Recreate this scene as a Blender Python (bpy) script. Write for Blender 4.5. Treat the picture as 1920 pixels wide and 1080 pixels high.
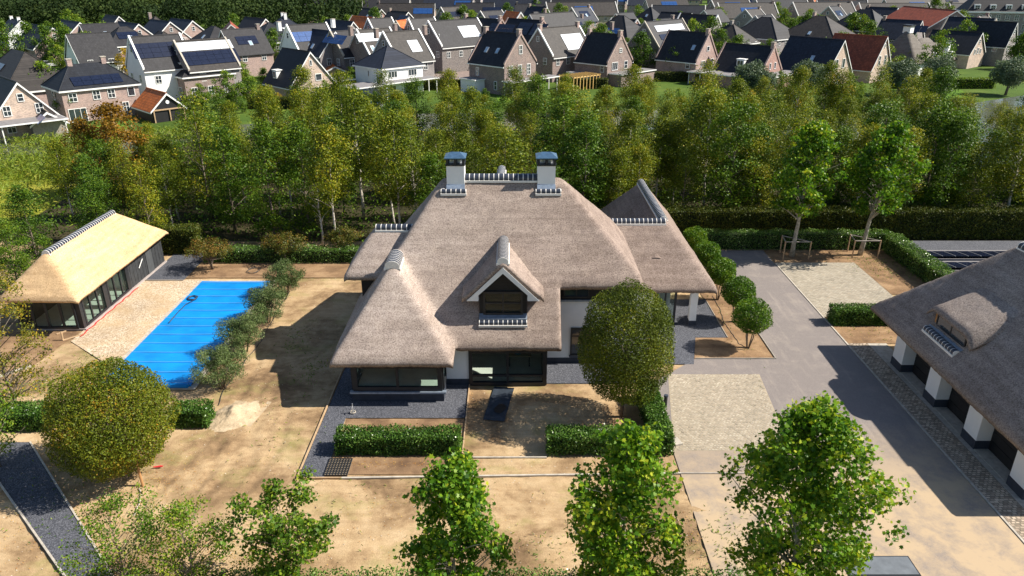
import bpy, math, random
import numpy as np
from mathutils import Vector, Matrix

for o in list(bpy.data.objects):
    bpy.data.objects.remove(o, do_unlink=True)
R = math.radians
SC = bpy.context.scene
COL = SC.collection
rng = np.random.default_rng(7)
random.seed(7)

# ------------------------------------------------------------------ camera, sky, sun, exposure
CAM_H = 22.0
FPX = 1380.0
PITCH = math.atan(600 / FPX)
cam = bpy.data.cameras.new('camera')
cam.sensor_width = 36.0
cam.lens = 36.0 * FPX / 1920.0
cam.clip_end = 5000
cam_o = bpy.data.objects.new('camera', cam)
cam_o.location = (0, 0, CAM_H)
cam_o.rotation_euler = (R(90) - PITCH, 0, 0)
COL.objects.link(cam_o)
SC.camera = cam_o

SUN_EL, SUN_AZ = R(43), R(1.5)      # azimuth measured from +X towards +Y
world = bpy.data.worlds.new('World')
SC.world = world
world.use_nodes = True
wn = world.node_tree
sky = wn.nodes.new('ShaderNodeTexSky')
sky.sky_type = 'NISHITA'
sky.sun_disc = False
sky.sun_elevation = SUN_EL
sky.sun_rotation = R(90) - SUN_AZ
sky.air_density = 1.0
sky.dust_density = 0.6
bg = wn.nodes['Background']
wn.links.new(sky.outputs[0], bg.inputs[0])
bg.inputs[1].default_value = 0.068
sun = bpy.data.lights.new('sun', 'SUN')
sun.energy = 4.6
sun.angle = R(0.5)
sun.color = (1.0, 0.93, 0.82)
sun_o = bpy.data.objects.new('sun', sun)
sd = Vector((math.cos(SUN_EL) * math.cos(SUN_AZ), math.cos(SUN_EL) * math.sin(SUN_AZ), math.sin(SUN_EL)))
sun_o.rotation_euler = sd.to_track_quat('Z', 'Y').to_euler()
COL.objects.link(sun_o)
SC.view_settings.view_transform = 'Standard'
SC.view_settings.look = 'None'
SC.view_settings.gamma = 1.0
SC.view_settings.exposure = 0.95
SC.cycles.max_bounces = 6
SC.cycles.diffuse_bounces = 3
SC.cycles.transparent_max_bounces = 8

# ------------------------------------------------------------------ helpers
cp_, sp_ = math.cos(PITCH), math.sin(PITCH)
def at(px, py, z=0.0):
    """ground (or level z) position of a point measured in the photograph"""
    dx, dy = (px - 960) / FPX, -(py - 540) / FPX
    t = (z - CAM_H) / (-sp_ + dy * cp_)
    return (dx * t, (cp_ + dy * sp_) * t)

def tag(o, label=None, cat=None, group=None, kind=None):
    if label: o['label'] = label
    if cat: o['category'] = cat
    if group: o['group'] = group
    if kind: o['kind'] = kind
    return o

def link(name, me, mat=None, parent=None, loc=None, rz=0.0):
    o = bpy.data.objects.new(name, me)
    if mat is not None and len(me.materials) == 0:
        for m in (mat if isinstance(mat, (list, tuple)) else [mat]):
            me.materials.append(m)
    COL.objects.link(o)
    if parent is not None: o.parent = parent
    if loc is not None: o.location = loc
    if rz: o.rotation_euler = (0, 0, rz)
    return o

def empty(name, loc=(0, 0, 0), rz=0.0):
    o = bpy.data.objects.new(name, None)
    COL.objects.link(o)
    o.location = loc
    o.rotation_euler = (0, 0, rz)
    return o

def kids(o):
    return [c for c in ALLKIDS.get(o.name, [])]

def copy_tree(o, loc=None, rz=None, scale=None):
    def rec(src, par):
        c = src.copy(); COL.objects.link(c)
        c.parent = par
        for ch in list(src.children): rec(ch, c)
        return c
    c = rec(o, None)
    if loc is not None: c.location = loc
    if rz is not None: c.rotation_euler = (0, 0, rz)
    if scale is not None: c.scale = scale if hasattr(scale, '__len__') else (scale,) * 3
    return c

class MB:
    def __init__(s): s.v = []; s.f = []; s.m = []
    def add(s, v, f, m=0):
        b = len(s.v); s.v += [tuple(p) for p in v]
        s.f += [tuple(i + b for i in q) for q in f]; s.m += [m] * len(f); return s
    def box(s, x0, x1, y0, y1, z0, z1, m=0):
        return s.add([(x0,y0,z0),(x1,y0,z0),(x1,y1,z0),(x0,y1,z0),(x0,y0,z1),(x1,y0,z1),(x1,y1,z1),(x0,y1,z1)],
                     [(0,3,2,1),(4,5,6,7),(0,1,5,4),(1,2,6,5),(2,3,7,6),(3,0,4,7)], m)
    def poly(s, pts, m=0): return s.add(pts, [tuple(range(len(pts)))], m)
    def prism(s, pts, vec, m=0):
        n = len(pts); a = [Vector(p) for p in pts]; b = [p + Vector(vec) for p in a]
        return s.add(a + b, [tuple(range(n))[::-1], tuple(range(n, 2*n))] + [(i, (i+1) % n, n + (i+1) % n, n + i) for i in range(n)], m)
    def tube(s, pts, rad, n=6, m=0, cap=True):
        pts = [Vector(p) for p in pts]
        rad = rad if hasattr(rad, '__len__') else [rad] * len(pts)
        vs = []; u = None
        for i, p in enumerate(pts):
            d = (pts[min(i+1, len(pts)-1)] - pts[max(i-1, 0)]).normalized()
            if u is None: u = d.orthogonal().normalized()
            else: u = (u - d * u.dot(d)).normalized() if (u - d * u.dot(d)).length > 1e-6 else d.orthogonal().normalized()
            w = d.cross(u)
            vs += [p + (u * math.cos(2*math.pi*k/n) + w * math.sin(2*math.pi*k/n)) * rad[i] for k in range(n)]
        fs = [(i*n+k, i*n+(k+1) % n, (i+1)*n+(k+1) % n, (i+1)*n+k) for i in range(len(pts)-1) for k in range(n)]
        if cap: fs += [tuple(range(n))[::-1], tuple(range((len(pts)-1)*n, len(pts)*n))]
        return s.add(vs, fs, m)
    def mesh(s, name, smooth=False):
        me = bpy.data.meshes.new(name); me.from_pydata(s.v, [], s.f)
        if any(s.m): me.polygons.foreach_set('material_index', s.m)
        if smooth: me.polygons.foreach_set('use_smooth', [True] * len(s.f))
        me.update(); return me
    def build(s, name, mat, parent=None, loc=None, rz=0.0, smooth=False):
        return link(name, s.mesh(name, smooth), mat, parent, loc, rz)

def pbox(name, parent, mat, x0, x1, y0, y1, z0, z1, loc=None, rz=0.0):
    return MB().box(x0, x1, y0, y1, z0, z1).build(name, mat, parent, loc, rz)

# ------------------------------------------------------------------ materials
MATS = {}
def nt(name):
    m = bpy.data.materials.new(name); m.use_nodes = True
    t = m.node_tree; b = t.nodes['Principled BSDF']
    return m, t, b
def N(t, typ, **kw):
    n = t.nodes.new(typ)
    for k, v in kw.items():
        if k.startswith('i_'):
            key = k[2:]; n.inputs[int(key) if key.isdigit() else key.replace('_', ' ')].default_value = v
        else: setattr(n, k, v)
    return n
def ramp(t, fac, stops):
    n = t.nodes.new('ShaderNodeValToRGB'); e = n.color_ramp.elements
    while len(e) < len(stops): e.new(0.5)
    for i, (p, c) in enumerate(stops):
        e[i].position = p; e[i].color = (*c, 1)
    t.links.new(fac, n.inputs[0]); return n.outputs[0]
def mixc(t, fac, a, b, mode='MIX'):
    n = t.nodes.new('ShaderNodeMix'); n.data_type = 'RGBA'; n.blend_type = mode
    for s, v in ((0, fac), (6, a), (7, b)):
        if hasattr(v, 'is_linked') or hasattr(v, 'links'): t.links.new(v, n.inputs[s])
        elif s == 0: n.inputs[0].default_value = v
        else: n.inputs[s].default_value = (*v, 1)
    return n.outputs[2]
def noise_n(t, scale, detail=3, vec=None, rough=.55, dist=0.0):
    n = N(t, 'ShaderNodeTexNoise'); n.inputs['Scale'].default_value = scale
    n.inputs['Detail'].default_value = detail; n.inputs['Roughness'].default_value = rough
    n.inputs['Distortion'].default_value = dist
    if vec is not None: t.links.new(vec, n.inputs['Vector'])
    return n.outputs[0]
def coords(t, scale=(1, 1, 1), kind='Object'):
    c = N(t, 'ShaderNodeTexCoord'); m = N(t, 'ShaderNodeMapping'); m.inputs['Scale'].default_value = scale
    t.links.new(c.outputs[kind], m.inputs['Vector']); return m.outputs[0]
def worldpos(t, scale=(1, 1, 1)):
    c = N(t, 'ShaderNodeNewGeometry'); m = N(t, 'ShaderNodeMapping'); m.inputs['Scale'].default_value = scale
    t.links.new(c.outputs['Position'], m.inputs['Vector']); return m.outputs[0]
def bump(t, b, h, strength=.4, dist=.02):
    n = N(t, 'ShaderNodeBump'); n.inputs['Strength'].default_value = strength; n.inputs['Distance'].default_value = dist
    t.links.new(h, n.inputs['Height']); t.links.new(n.outputs[0], b.inputs['Normal'])

def plain(name, col, rough=.7, var=.12, scale=3.0, metal=0.0, bmp=0.0, spec=.4, fine=0.0):
    if name in MATS: return MATS[name]
    m, t, b = nt(name)
    v = worldpos(t)
    n = noise_n(t, scale, 4, v)
    lo = tuple(max(0, c * (1 - var)) for c in col); hi = tuple(min(1, c * (1 + var)) for c in col)
    c = ramp(t, n, [(.3, lo), (.7, hi)])
    if fine:
        c = mixc(t, fine, c, ramp(t, noise_n(t, 40, 3, v), [(.35, tuple(x*.5 for x in col)), (.65, tuple(min(1, x*1.4) for x in col))]))
    t.links.new(c, b.inputs['Base Color'])
    b.inputs['Roughness'].default_value = rough; b.inputs['Metallic'].default_value = metal
    b.inputs['Specular IOR Level'].default_value = spec
    if bmp: bump(t, b, noise_n(t, 30, 3, v), bmp, .01)
    MATS[name] = m; return m

def thatch(name, dark, light, weather, sheen_tint=False):
    m, t, b = nt(name)
    v = coords(t)
    fine = noise_n(t, 14, 5, v, .75)
    mid = noise_n(t, 2.2, 4, v, .6)
    big = noise_n(t, .22, 3, v, .5)
    c = ramp(t, fine, [(.35, dark), (.5, tuple(.4*a+.6*bb for a, bb in zip(dark, light))), (.66, light)])
    course = noise_n(t, 1.0, 3, coords(t, (.35, .35, 4.2)), .55)
    c = mixc(t, 1.0, c, ramp(t, course, [(.35, (.84, .82, .80)), (.62, (1.06, 1.05, 1.04))]), 'MULTIPLY')
    c2 = mixc(t, 1.0, c, ramp(t, mid, [(.3, (.78, .76, .76)), (.7, (1.0, .99, .97))]), 'MULTIPLY')
    if sheen_tint:
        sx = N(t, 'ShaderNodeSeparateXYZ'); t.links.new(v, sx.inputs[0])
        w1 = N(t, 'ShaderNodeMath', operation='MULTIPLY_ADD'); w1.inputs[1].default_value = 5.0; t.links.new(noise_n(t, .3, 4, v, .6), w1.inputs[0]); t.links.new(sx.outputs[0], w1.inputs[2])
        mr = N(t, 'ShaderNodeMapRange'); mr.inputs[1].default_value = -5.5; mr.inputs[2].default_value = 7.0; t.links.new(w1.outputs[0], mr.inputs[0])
        c2 = mixc(t, 1.0, c2, ramp(t, mr.outputs[0], [(0, (1.0, 1.0, 1.0)), (.5, (.86, .84, .82)), (1, (.70, .66, .64))]), 'MULTIPLY')  # reed sheen put into the colour: lighter left, darker right
    c3 = mixc(t, 1.0, c2, ramp(t, big, [(.3, weather), (.7, (1, 1, 1))]), 'MULTIPLY')
    t.links.new(c3, b.inputs['Base Color'])
    b.inputs['Roughness'].default_value = .95; b.inputs['Specular IOR Level'].default_value = .12
    bump(t, b, fine, .45, .035)
    MATS[name] = m; return m

def leafmat(name, stops, trans=.3, rough=.5, objvar=.25):
    m, t, b = nt(name)
    a = N(t, 'ShaderNodeAttribute', attribute_name='tint')
    oi = N(t, 'ShaderNodeObjectInfo')
    mm = N(t, 'ShaderNodeMath', operation='MULTIPLY_ADD'); mm.inputs[1].default_value = objvar; mm.inputs[2].default_value = -objvar / 2
    t.links.new(oi.outputs['Random'], mm.inputs[0])
    ad = N(t, 'ShaderNodeMath', operation='ADD'); ad.use_clamp = True
    t.links.new(a.outputs['Fac'], ad.inputs[0]); t.links.new(mm.outputs[0], ad.inputs[1])
    c = ramp(t, ad.outputs[0], stops)
    t.links.new(c, b.inputs['Base Color'])
    b.inputs['Roughness'].default_value = rough; b.inputs['Specular IOR Level'].default_value = .22
    tr = N(t, 'ShaderNodeBsdfTranslucent')
    t.links.new(mixc(t, 1.0, c, (1.0, 1.0, .55), 'MULTIPLY'), tr.inputs['Color'])
    mx = N(t, 'ShaderNodeMixShader'); mx.inputs[0].default_value = trans
    out = t.nodes['Material Output']
    t.links.new(b.outputs[0], mx.inputs[1]); t.links.new(tr.outputs[0], mx.inputs[2]); t.links.new(mx.outputs[0], out.inputs['Surface'])
    MATS[name] = m; return m

def glassmat(name, tint=(.75, .85, .82), mixv=.45):
    m, t, b = nt(name)
    b.inputs['Base Color'].default_value = (.02, .03, .03, 1); b.inputs['Roughness'].default_value = .03
    b.inputs['Specular IOR Level'].default_value = .8
    tr = N(t, 'ShaderNodeBsdfTransparent'); tr.inputs[0].default_value = (*tint, 1)
    mx = N(t, 'ShaderNodeMixShader'); mx.inputs[0].default_value = mixv
    t.links.new(b.outputs[0], mx.inputs[1]); t.links.new(tr.outputs[0], mx.inputs[2])
    t.links.new(mx.outputs[0], t.nodes['Material Output'].inputs['Surface'])
    MATS[name] = m; return m

def tiles(name, col, var=.25, sx=3.3, sz=3.0):
    """clay pantile roof: courses and rolls as relief, tone from tile to tile"""
    m, t, b = nt(name)
    v = coords(t)
    br = N(t, 'ShaderNodeTexBrick'); br.offset = 0.0
    br.inputs['Scale'].default_value = 1.0; br.inputs['Mortar Size'].default_value = .02
    br.inputs['Brick Width'].default_value = .3; br.inputs['Row Height'].default_value = .3
    br.inputs['Color1'].default_value = (*[c*(1-var) for c in col], 1); br.inputs['Color2'].default_value = (*[min(1, c*(1+var)) for c in col], 1)
    br.inputs['Mortar'].default_value = (*[c*.5 for c in col], 1)
    sw = N(t, 'ShaderNodeSeparateXYZ'); t.links.new(v, sw.inputs[0])
    cb = N(t, 'ShaderNodeCombineXYZ')
    t.links.new(sw.outputs[1], cb.inputs[0]); t.links.new(sw.outputs[2], cb.inputs[1])
    t.links.new(cb.outputs[0], br.inputs['Vector'])
    c = mixc(t, 1.0, br.outputs[0], ramp(t, noise_n(t, 1.2, 4, v), [(.3, (.75, .75, .78)), (.7, (1.1, 1.08, 1.05))]), 'MULTIPLY')
    t.links.new(c, b.inputs['Base Color']); b.inputs['Roughness'].default_value = .62; b.inputs['Specular IOR Level'].default_value = .3
    bump(t, b, br.outputs[1], -.6, .03)
    MATS[name] = m; return m

def brickmat(name, col, mortar=(.45, .42, .4), var=.3):
    m, t, b = nt(name)
    v = coords(t)
    sw = N(t, 'ShaderNodeSeparateXYZ'); t.links.new(v, sw.inputs[0])
    ad = N(t, 'ShaderNodeMath', operation='ADD'); t.links.new(sw.outputs[0], ad.inputs[0]); t.links.new(sw.outputs[1], ad.inputs[1])
    cb = N(t, 'ShaderNodeCombineXYZ'); t.links.new(ad.outputs[0], cb.inputs[0]); t.links.new(sw.outputs[2], cb.inputs[1])
    br = N(t, 'ShaderNodeTexBrick'); br.inputs['Scale'].default_value = 1.0
    br.inputs['Brick Width'].default_value = .22; br.inputs['Row Height'].default_value = .075; br.inputs['Mortar Size'].default_value = .008
    br.inputs['Color1'].default_value = (*[c*(1-var) for c in col], 1); br.inputs['Color2'].default_value = (*[min(1, c*(1+var)) for c in col], 1)
    br.inputs['Mortar'].default_value = (*mortar, 1)
    t.links.new(cb.outputs[0], br.inputs['Vector'])
    c = mixc(t, 1.0, br.outputs[0], ramp(t, noise_n(t, .9, 4, v), [(.3, (.8, .8, .82)), (.7, (1.08, 1.05, 1.02))]), 'MULTIPLY')
    t.links.new(c, b.inputs['Base Color']); b.inputs['Roughness'].default_value = .85
    MATS[name] = m; return m

def speck(name, a, b_, c_, scale=28, patch=None, rough=.9, bmp=.6):
    """gravel: voronoi stones of three tones"""
    m, t, b = nt(name)
    v = worldpos(t)
    vo = N(t, 'ShaderNodeTexVoronoi'); vo.inputs['Scale'].default_value = scale; t.links.new(v, vo.inputs['Vector'])
    sp = N(t, 'ShaderNodeSeparateColor'); t.links.new(vo.outputs['Color'], sp.inputs[0])
    c = ramp(t, sp.outputs[0], [(.1, a), (.55, b_), (.95, c_)])
    if patch:
        c = mixc(t, ramp(t, noise_n(t, .5, 5, v), [(.45, (0, 0, 0)), (.7, (.8, .8, .8))]), c, patch)
    c = mixc(t, 1.0, c, ramp(t, noise_n(t, .35, 4, v), [(.3, (.85, .85, .86)), (.7, (1.1, 1.08, 1.05))]), 'MULTIPLY')
    t.links.new(c, b.inputs['Base Color']); b.inputs['Roughness'].default_value = rough
    bump(t, b, vo.outputs['Distance'], -bmp, .02)
    MATS[name] = m; return m

def soilmat(name, stops, sc=.25, straw=None):
    m, t, b = nt(name)
    v = worldpos(t)
    n1 = noise_n(t, sc, 6, v, .62, .6); n2 = noise_n(t, 1.7, 5, v, .65); n3 = noise_n(t, 22, 4, v, .7)
    ma = N(t, 'ShaderNodeMath', operation='MULTIPLY_ADD'); ma.inputs[1].default_value = .35; t.links.new(n2, ma.inputs[0]); t.links.new(n1, ma.inputs[2])
    mb = N(t, 'ShaderNodeMath', operation='SUBTRACT'); t.links.new(ma.outputs[0], mb.inputs[0]); mb.inputs[1].default_value = .175
    c = ramp(t, mb.outputs[0], stops)
    c = mixc(t, 1.0, c, ramp(t, n3, [(.3, (.72, .7, .68)), (.7, (1.12, 1.1, 1.08))]), 'MULTIPLY')
    if straw:
        c = mixc(t, ramp(t, noise_n(t, .33, 6, worldpos(t, (1, 1.3, 1)), .7), [(.53, (0, 0, 0)), (.68, (.6, .6, .6))]), c, straw)
    # streaks left by wheels and rakes
    vs = worldpos(t, (.25, 2.2, 1)); st = noise_n(t, 1.0, 4, vs, .6)
    c = mixc(t, 1.0, c, ramp(t, st, [(.35, (.86, .84, .82)), (.6, (1.04, 1.03, 1.02))]), 'MULTIPLY')
    t.links.new(c, b.inputs['Base Color']); b.inputs['Roughness'].default_value = .95; b.inputs['Specular IOR Level'].default_value = .15
    bump(t, b, n3, .7, .03)
    MATS[name] = m; return m

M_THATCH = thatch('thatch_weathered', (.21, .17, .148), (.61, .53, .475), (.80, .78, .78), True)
M_THATCH_NEW = thatch('thatch_new', (.50, .33, .17), (.86, .64, .39), (.88, .84, .80))
M_THATCH_G = thatch('thatch_garage', (.15, .125, .11), (.46, .40, .36), (.78, .76, .76))
M_THATCH_OLD = thatch('thatch_grey', (.12, .11, .10), (.27, .25, .23), (.8, .8, .8))
M_CHEEK = thatch('thatch_cheek', (.36, .18, .07), (.65, .36, .15), (.85, .8, .8))
M_WHITE = plain('white_render', (.80, .80, .80), .8, .04, 1.2, bmp=.1)
M_WPAINT = plain('white_paint', (.82, .82, .80), .5, .04, 2)
M_MORTAR = plain('mortar', (.78, .75, .70), .9, .1, 8)
M_RTILE = plain('ridge_tile_glaze', (.035, .042, .06), .35, .25, 6)
M_BLACK = plain('black_timber', (.012, .012, .014), .6, .3, 4)
M_FRAME = plain('anthracite_frame', (.02, .022, .026), .45, .2, 4)
M_PLINTH = plain('dark_plinth', (.035, .042, .06), .6, .2, 3)
M_ZINC = plain('zinc_lead', (.30, .36, .44), .4, .2, 5, metal=.5)
M_CAPBLUE = plain('chimney_cap_metal', (.10, .19, .30), .35, .2, 6, metal=.6)
M_GLASS = glassmat('glass', (.88, .96, .93), .8)
M_DGLASS = plain('dark_glass', (.03, .04, .05), .06, .3, 2, spec=.9)
M_FLOOR = plain('pale_floor', (.78, .76, .70), .5, .1, 2)
M_ROOM = plain('room_plaster', (.8, .8, .76), .9, .05, 2)
M_WOOD = plain('raw_wood', (.42, .29, .17), .8, .2, 5)
M_WOOD_Y = plain('fresh_timber', (.75, .48, .18), .8, .15, 4)
M_WOODG = plain('grey_wood', (.30, .27, .23), .85, .2, 4)
M_BARK = plain('bark', (.16, .13, .10), .95, .35, 9, bmp=.5)
M_BARKP = plain('plane_bark', (.36, .33, .26), .9, .4, 5, bmp=.3)
M_BARKB = plain('birch_bark', (.55, .50, .43), .85, .4, 7)
M_SOLAR = plain('solar_cell', (.010, .014, .032), .15, .3, 3, spec=.8)
M_SOLARB = plain('solar_blue', (.02, .07, .22), .2, .3, 3, spec=.8)
M_SOLARW = plain('solar_glare', (.62, .66, .70), .25, .1, 3, spec=.8)
M_ALU = plain('aluminium', (.55, .57, .60), .35, .1, 6, metal=.7)
M_BLUE = plain('pool_cover_blue', (.004, .215, .60), .55, .2, .6, spec=.2, bmp=.15)
M_KERB = plain('kerb_concrete', (.42, .38, .32), .9, .2, 4, bmp=.3)
M_HOSE = plain('hose', (.05, .05, .05), .6, .2, 5)
M_RED = plain('red_ribbon', (.62, .03, .04), .6, .15, 4)
M_SHADE = plain('awning_grey', (.2, .19, .19), .8, .1, 4)
M_TERR = speck('dark_gravel', (.030, .033, .042), (.062, .068, .085), (.15, .155, .18), 34)
M_GRAV = speck('pale_gravel', (.30, .22, .14), (.48, .37, .25), (.68, .57, .43), 16, patch=(.44, .31, .17))
M_YARD = soilmat('sandy_soil', [(.29, (.16, .105, .06)), (.42, (.30, .205, .115)), (.54, (.46, .335, .195)), (.78, (.62, .485, .31))], .25, (.27, .25, .09))
M_SOIL = soilmat('bed_soil', [(.3, (.15, .095, .058)), (.5, (.27, .175, .10)), (.75, (.42, .29, .17))], .5)
M_SAND = soilmat('pale_sand', [(.3, (.40, .31, .20)), (.6, (.56, .46, .32))], .6)
M_SANDBED = plain('joint_sand', (.20, .165, .12), .95, .2, 6)
M_GRASS = soilmat('meadow', [(.3, (.04, .075, .012)), (.5, (.07, .13, .018)), (.75, (.13, .18, .03))], .06)
M_LAWN = soilmat('lawn', [(.3, (.07, .16, .015)), (.7, (.13, .24, .025))], .3)
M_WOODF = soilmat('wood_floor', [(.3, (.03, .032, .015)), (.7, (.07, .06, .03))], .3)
def asphaltmat():
    m, t, b = nt('asphalt')
    v = worldpos(t)
    n1 = noise_n(t, .6, 7, v, .72, .15); n3 = noise_n(t, 30, 3, v, .7)
    vs = worldpos(t, (1.6, .18, 1)); st = noise_n(t, 1.0, 5, vs, .6)
    c = ramp(t, n3, [(.3, (.15, .13, .122)), (.7, (.26, .23, .215))])
    c = mixc(t, ramp(t, n1, [(.5, (0, 0, 0)), (.78, (.5, .5, .5))]), c, (.36, .31, .26))
    c = mixc(t, ramp(t, st, [(.55, (0, 0, 0)), (.75, (.35, .35, .35))]), c, (.42, .36, .30))
    # blown sand over the near end of the drive
    sx = N(t, 'ShaderNodeSeparateXYZ'); t.links.new(worldpos(t), sx.inputs[0])
    mr = N(t, 'ShaderNodeMapRange'); mr.inputs[1].default_value = 33.0; mr.inputs[2].default_value = 27.0
    t.links.new(sx.outputs[1], mr.inputs[0])
    ml = N(t, 'ShaderNodeMath', operation='MULTIPLY'); t.links.new(mr.outputs[0], ml.inputs[0])
    t.links.new(ramp(t, n1, [(.35, (.25, .25, .25)), (.55, (1, 1, 1))]), ml.inputs[1])
    c = mixc(t, ml.outputs[0], c, (.43, .325, .21))
    t.links.new(c, b.inputs['Base Color']); b.inputs['Roughness'].default_value = .92; b.inputs['Specular IOR Level'].default_value = .2
    bump(t, b, n3, .5, .01)
    MATS['asphalt'] = m; return m
M_ASPH = asphaltmat()
M_STREET = plain('street_brick', (.22, .17, .15), .9, .2, 1)
def stonemat(name, stops):
    m, t, b = nt(name); a = N(t, 'ShaderNodeAttribute', attribute_name='tint'); v = worldpos(t)
    c = mixc(t, 1.0, ramp(t, a.outputs['Fac'], stops), ramp(t, noise_n(t, .8, 5, v), [(.3, (.8, .79, .77)), (.7, (1.1, 1.08, 1.05))]), 'MULTIPLY')
    t.links.new(c, b.inputs['Base Color']); b.inputs['Roughness'].default_value = .85; bump(t, b, noise_n(t, 40, 3, v), .3, .01)
    MATS[name] = m; return m
M_COB = stonemat('cobble', [(0, (.28, .245, .19)), (.5, (.37, .325, .26)), (1, (.46, .41, .33))])
M_PAV = stonemat('block_paver', [(0, (.29, .265, .215)), (.5, (.355, .325, .265)), (1, (.42, .385, .32))])
M_COBD = stonemat('garage_sett', [(0, (.25, .19, .14)), (.5, (.43, .34, .26)), (1, (.60, .49, .38))])
def watermat():
    m, t, b = nt('water')
    b.inputs['Base Color'].default_value = (.11, .12, .085, 1); b.inputs['Roughness'].default_value = .12
    b.inputs['Specular IOR Level'].default_value = .6
    bump(t, b, noise_n(t, 1.5, 3, worldpos(t)), .15, .05)
    MATS['water'] = m; return m
M_WATER = watermat()

L_PLANE = leafmat('plane_leaf', [(0, (.025, .08, .006)), (.45, (.085, .20, .012)), (.8, (.20, .33, .018)), (1, (.42, .46, .03))], .38, .4)
L_SHRUB = leafmat('shrub_leaf', [(0, (.04, .095, .008)), (.5, (.11, .21, .014)), (1, (.30, .34, .025))], .3)
L_YELLOW = leafmat('yellowing_leaf', [(0, (.07, .09, .01)), (.5, (.20, .20, .02)), (.8, (.36, .28, .025)), (1, (.5, .32, .03))], .35)
L_BIRCH = leafmat('birch_leaf', [(0, (.045, .078, .006)), (.45, (.140, .190, .010)), (.8, (.26, .28, .014)), (1, (.40, .32, .02))], .3, .5, .35)
L_OAK = leafmat('oak_leaf', [(0, (.026, .066, .006)), (.5, (.076, .155, .010)), (1, (.19, .26, .015))], .28, .5, .3)
L_ORANGE = leafmat('autumn_leaf', [(0, (.09, .06, .008)), (.5, (.22, .12, .012)), (1, (.36, .18, .015))], .3)
L_BEECH = leafmat('beech_leaf', [(0, (.045, .070, .006)), (.45, (.115, .150, .010)), (.75, (.20, .215, .014)), (1, (.36, .19, .018))], .25)
L_BALL = leafmat('glossy_leaf', [(0, (.03, .08, .006)), (.5, (.09, .19, .012)), (1, (.24, .32, .018))], .3, .4)
L_OLIVE = leafmat('olive_leaf', [(0, (.045, .080, .022)), (.5, (.105, .155, .045)), (1, (.23, .28, .11))], .2)
L_WILLOW = leafmat('willow_leaf', [(0, (.06, .095, .05)), (.5, (.13, .18, .105)), (1, (.27, .32, .22))], .2)
L_HEDGE = leafmat('laurel_leaf', [(0, (.026, .07, .012)), (.45, (.075, .16, .022)), (.8, (.16, .27, .05)), (1, (.34, .44, .17))], .22, .28)
L_BHEDGE = leafmat('beech_hedge_leaf', [(0, (.03, .05, .007)), (.5, (.075, .10, .011)), (1, (.16, .15, .018))], .25)
L_BERB = leafmat('berberis_leaf', [(0, (.04, .065, .010)), (.5, (.11, .115, .016)), (1, (.26, .13, .03))], .25)
L_REED = leafmat('reed_blade', [(0, (.09, .15, .015)), (.5, (.20, .27, .025)), (1, (.38, .35, .06))], .3)
L_FALLEN = leafmat('fallen_leaf', [(0, (.25, .10, .02)), (.5, (.45, .22, .05)), (1, (.60, .42, .12))], .1)
L_GOLD = leafmat('golden_leaf', [(0, (.22, .17, .012)), (.5, (.48, .33, .02)), (1, (.66, .42, .03))], .3)

M_HCORE = plain('hedge_inside', (.012, .017, .008), .95, .3, 6)
L_FOREST = leafmat('forest_leaf_shaded', [(0, (.010, .022, .006)), (.5, (.022, .044, .010)), (1, (.05, .075, .015))], .2, .9)  # cloud shade over the far woods put into this darker leaf colour
M_MEADOW = soilmat('reed_meadow', [(.3, (.16, .20, .02)), (.5, (.26, .28, .03)), (.75, (.36, .33, .06))], .2)
M_JOINT = plain('pad_joint_sand', (.33, .275, .20), .95, .2, 4)

# ------------------------------------------------------------------ foliage tools
def unit(a): return a / np.maximum(np.linalg.norm(a, axis=-1, keepdims=True), 1e-9)
LOBED = np.array([(0, -.55), (.28, -.42), (.62, -.35), (.42, -.02), (.66, .38), (.26, .30), (0, .72), (-.26, .30), (-.66, .38), (-.42, -.02), (-.62, -.35), (-.28, -.42)])
RHOMB = np.array([(0, -.55), (.34, 0), (0, .55), (-.34, 0)])
LONG = np.array([(0, -.7), (.16, 0), (0, .7), (-.16, 0)])
def leaf_mesh(name, P, size, tint, out=None, shape=RHOMB, bias=.6, fold=.15):
    P = np.asarray(P, float); n = len(P); k = len(shape)
    nr = unit(rng.normal(size=(n, 3)))
    if out is not None: nr = unit(nr * (1 - bias) + unit(out) * bias)
    t = unit(np.cross(nr, unit(rng.normal(size=(n, 3))))); b = np.cross(nr, t)
    s = (np.asarray(size) * (0.7 + .6 * rng.random(n))).reshape(n, 1, 1)
    V = P[:, None, :] + s * (shape[None, :, 0:1] * t[:, None, :] + shape[None, :, 1:2] * b[:, None, :] - fold * np.abs(shape[None, :, 0:1]) * nr[:, None, :])
    me = bpy.data.meshes.new(name)
    me.vertices.add(n * k); me.vertices.foreach_set('co', V.reshape(-1).astype(np.float32))
    me.loops.add(n * k); me.loops.foreach_set('vertex_index', np.arange(n * k, dtype=np.int32))
    me.polygons.add(n); me.polygons.foreach_set('loop_start', np.arange(0, n * k, k, dtype=np.int32))
    a = me.attributes.new('tint', 'FLOAT', 'POINT')
    a.data.foreach_set('value', np.repeat(np.clip(tint, 0, 1), k).astype(np.float32))
    me.update(calc_edges=True); return me

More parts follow.
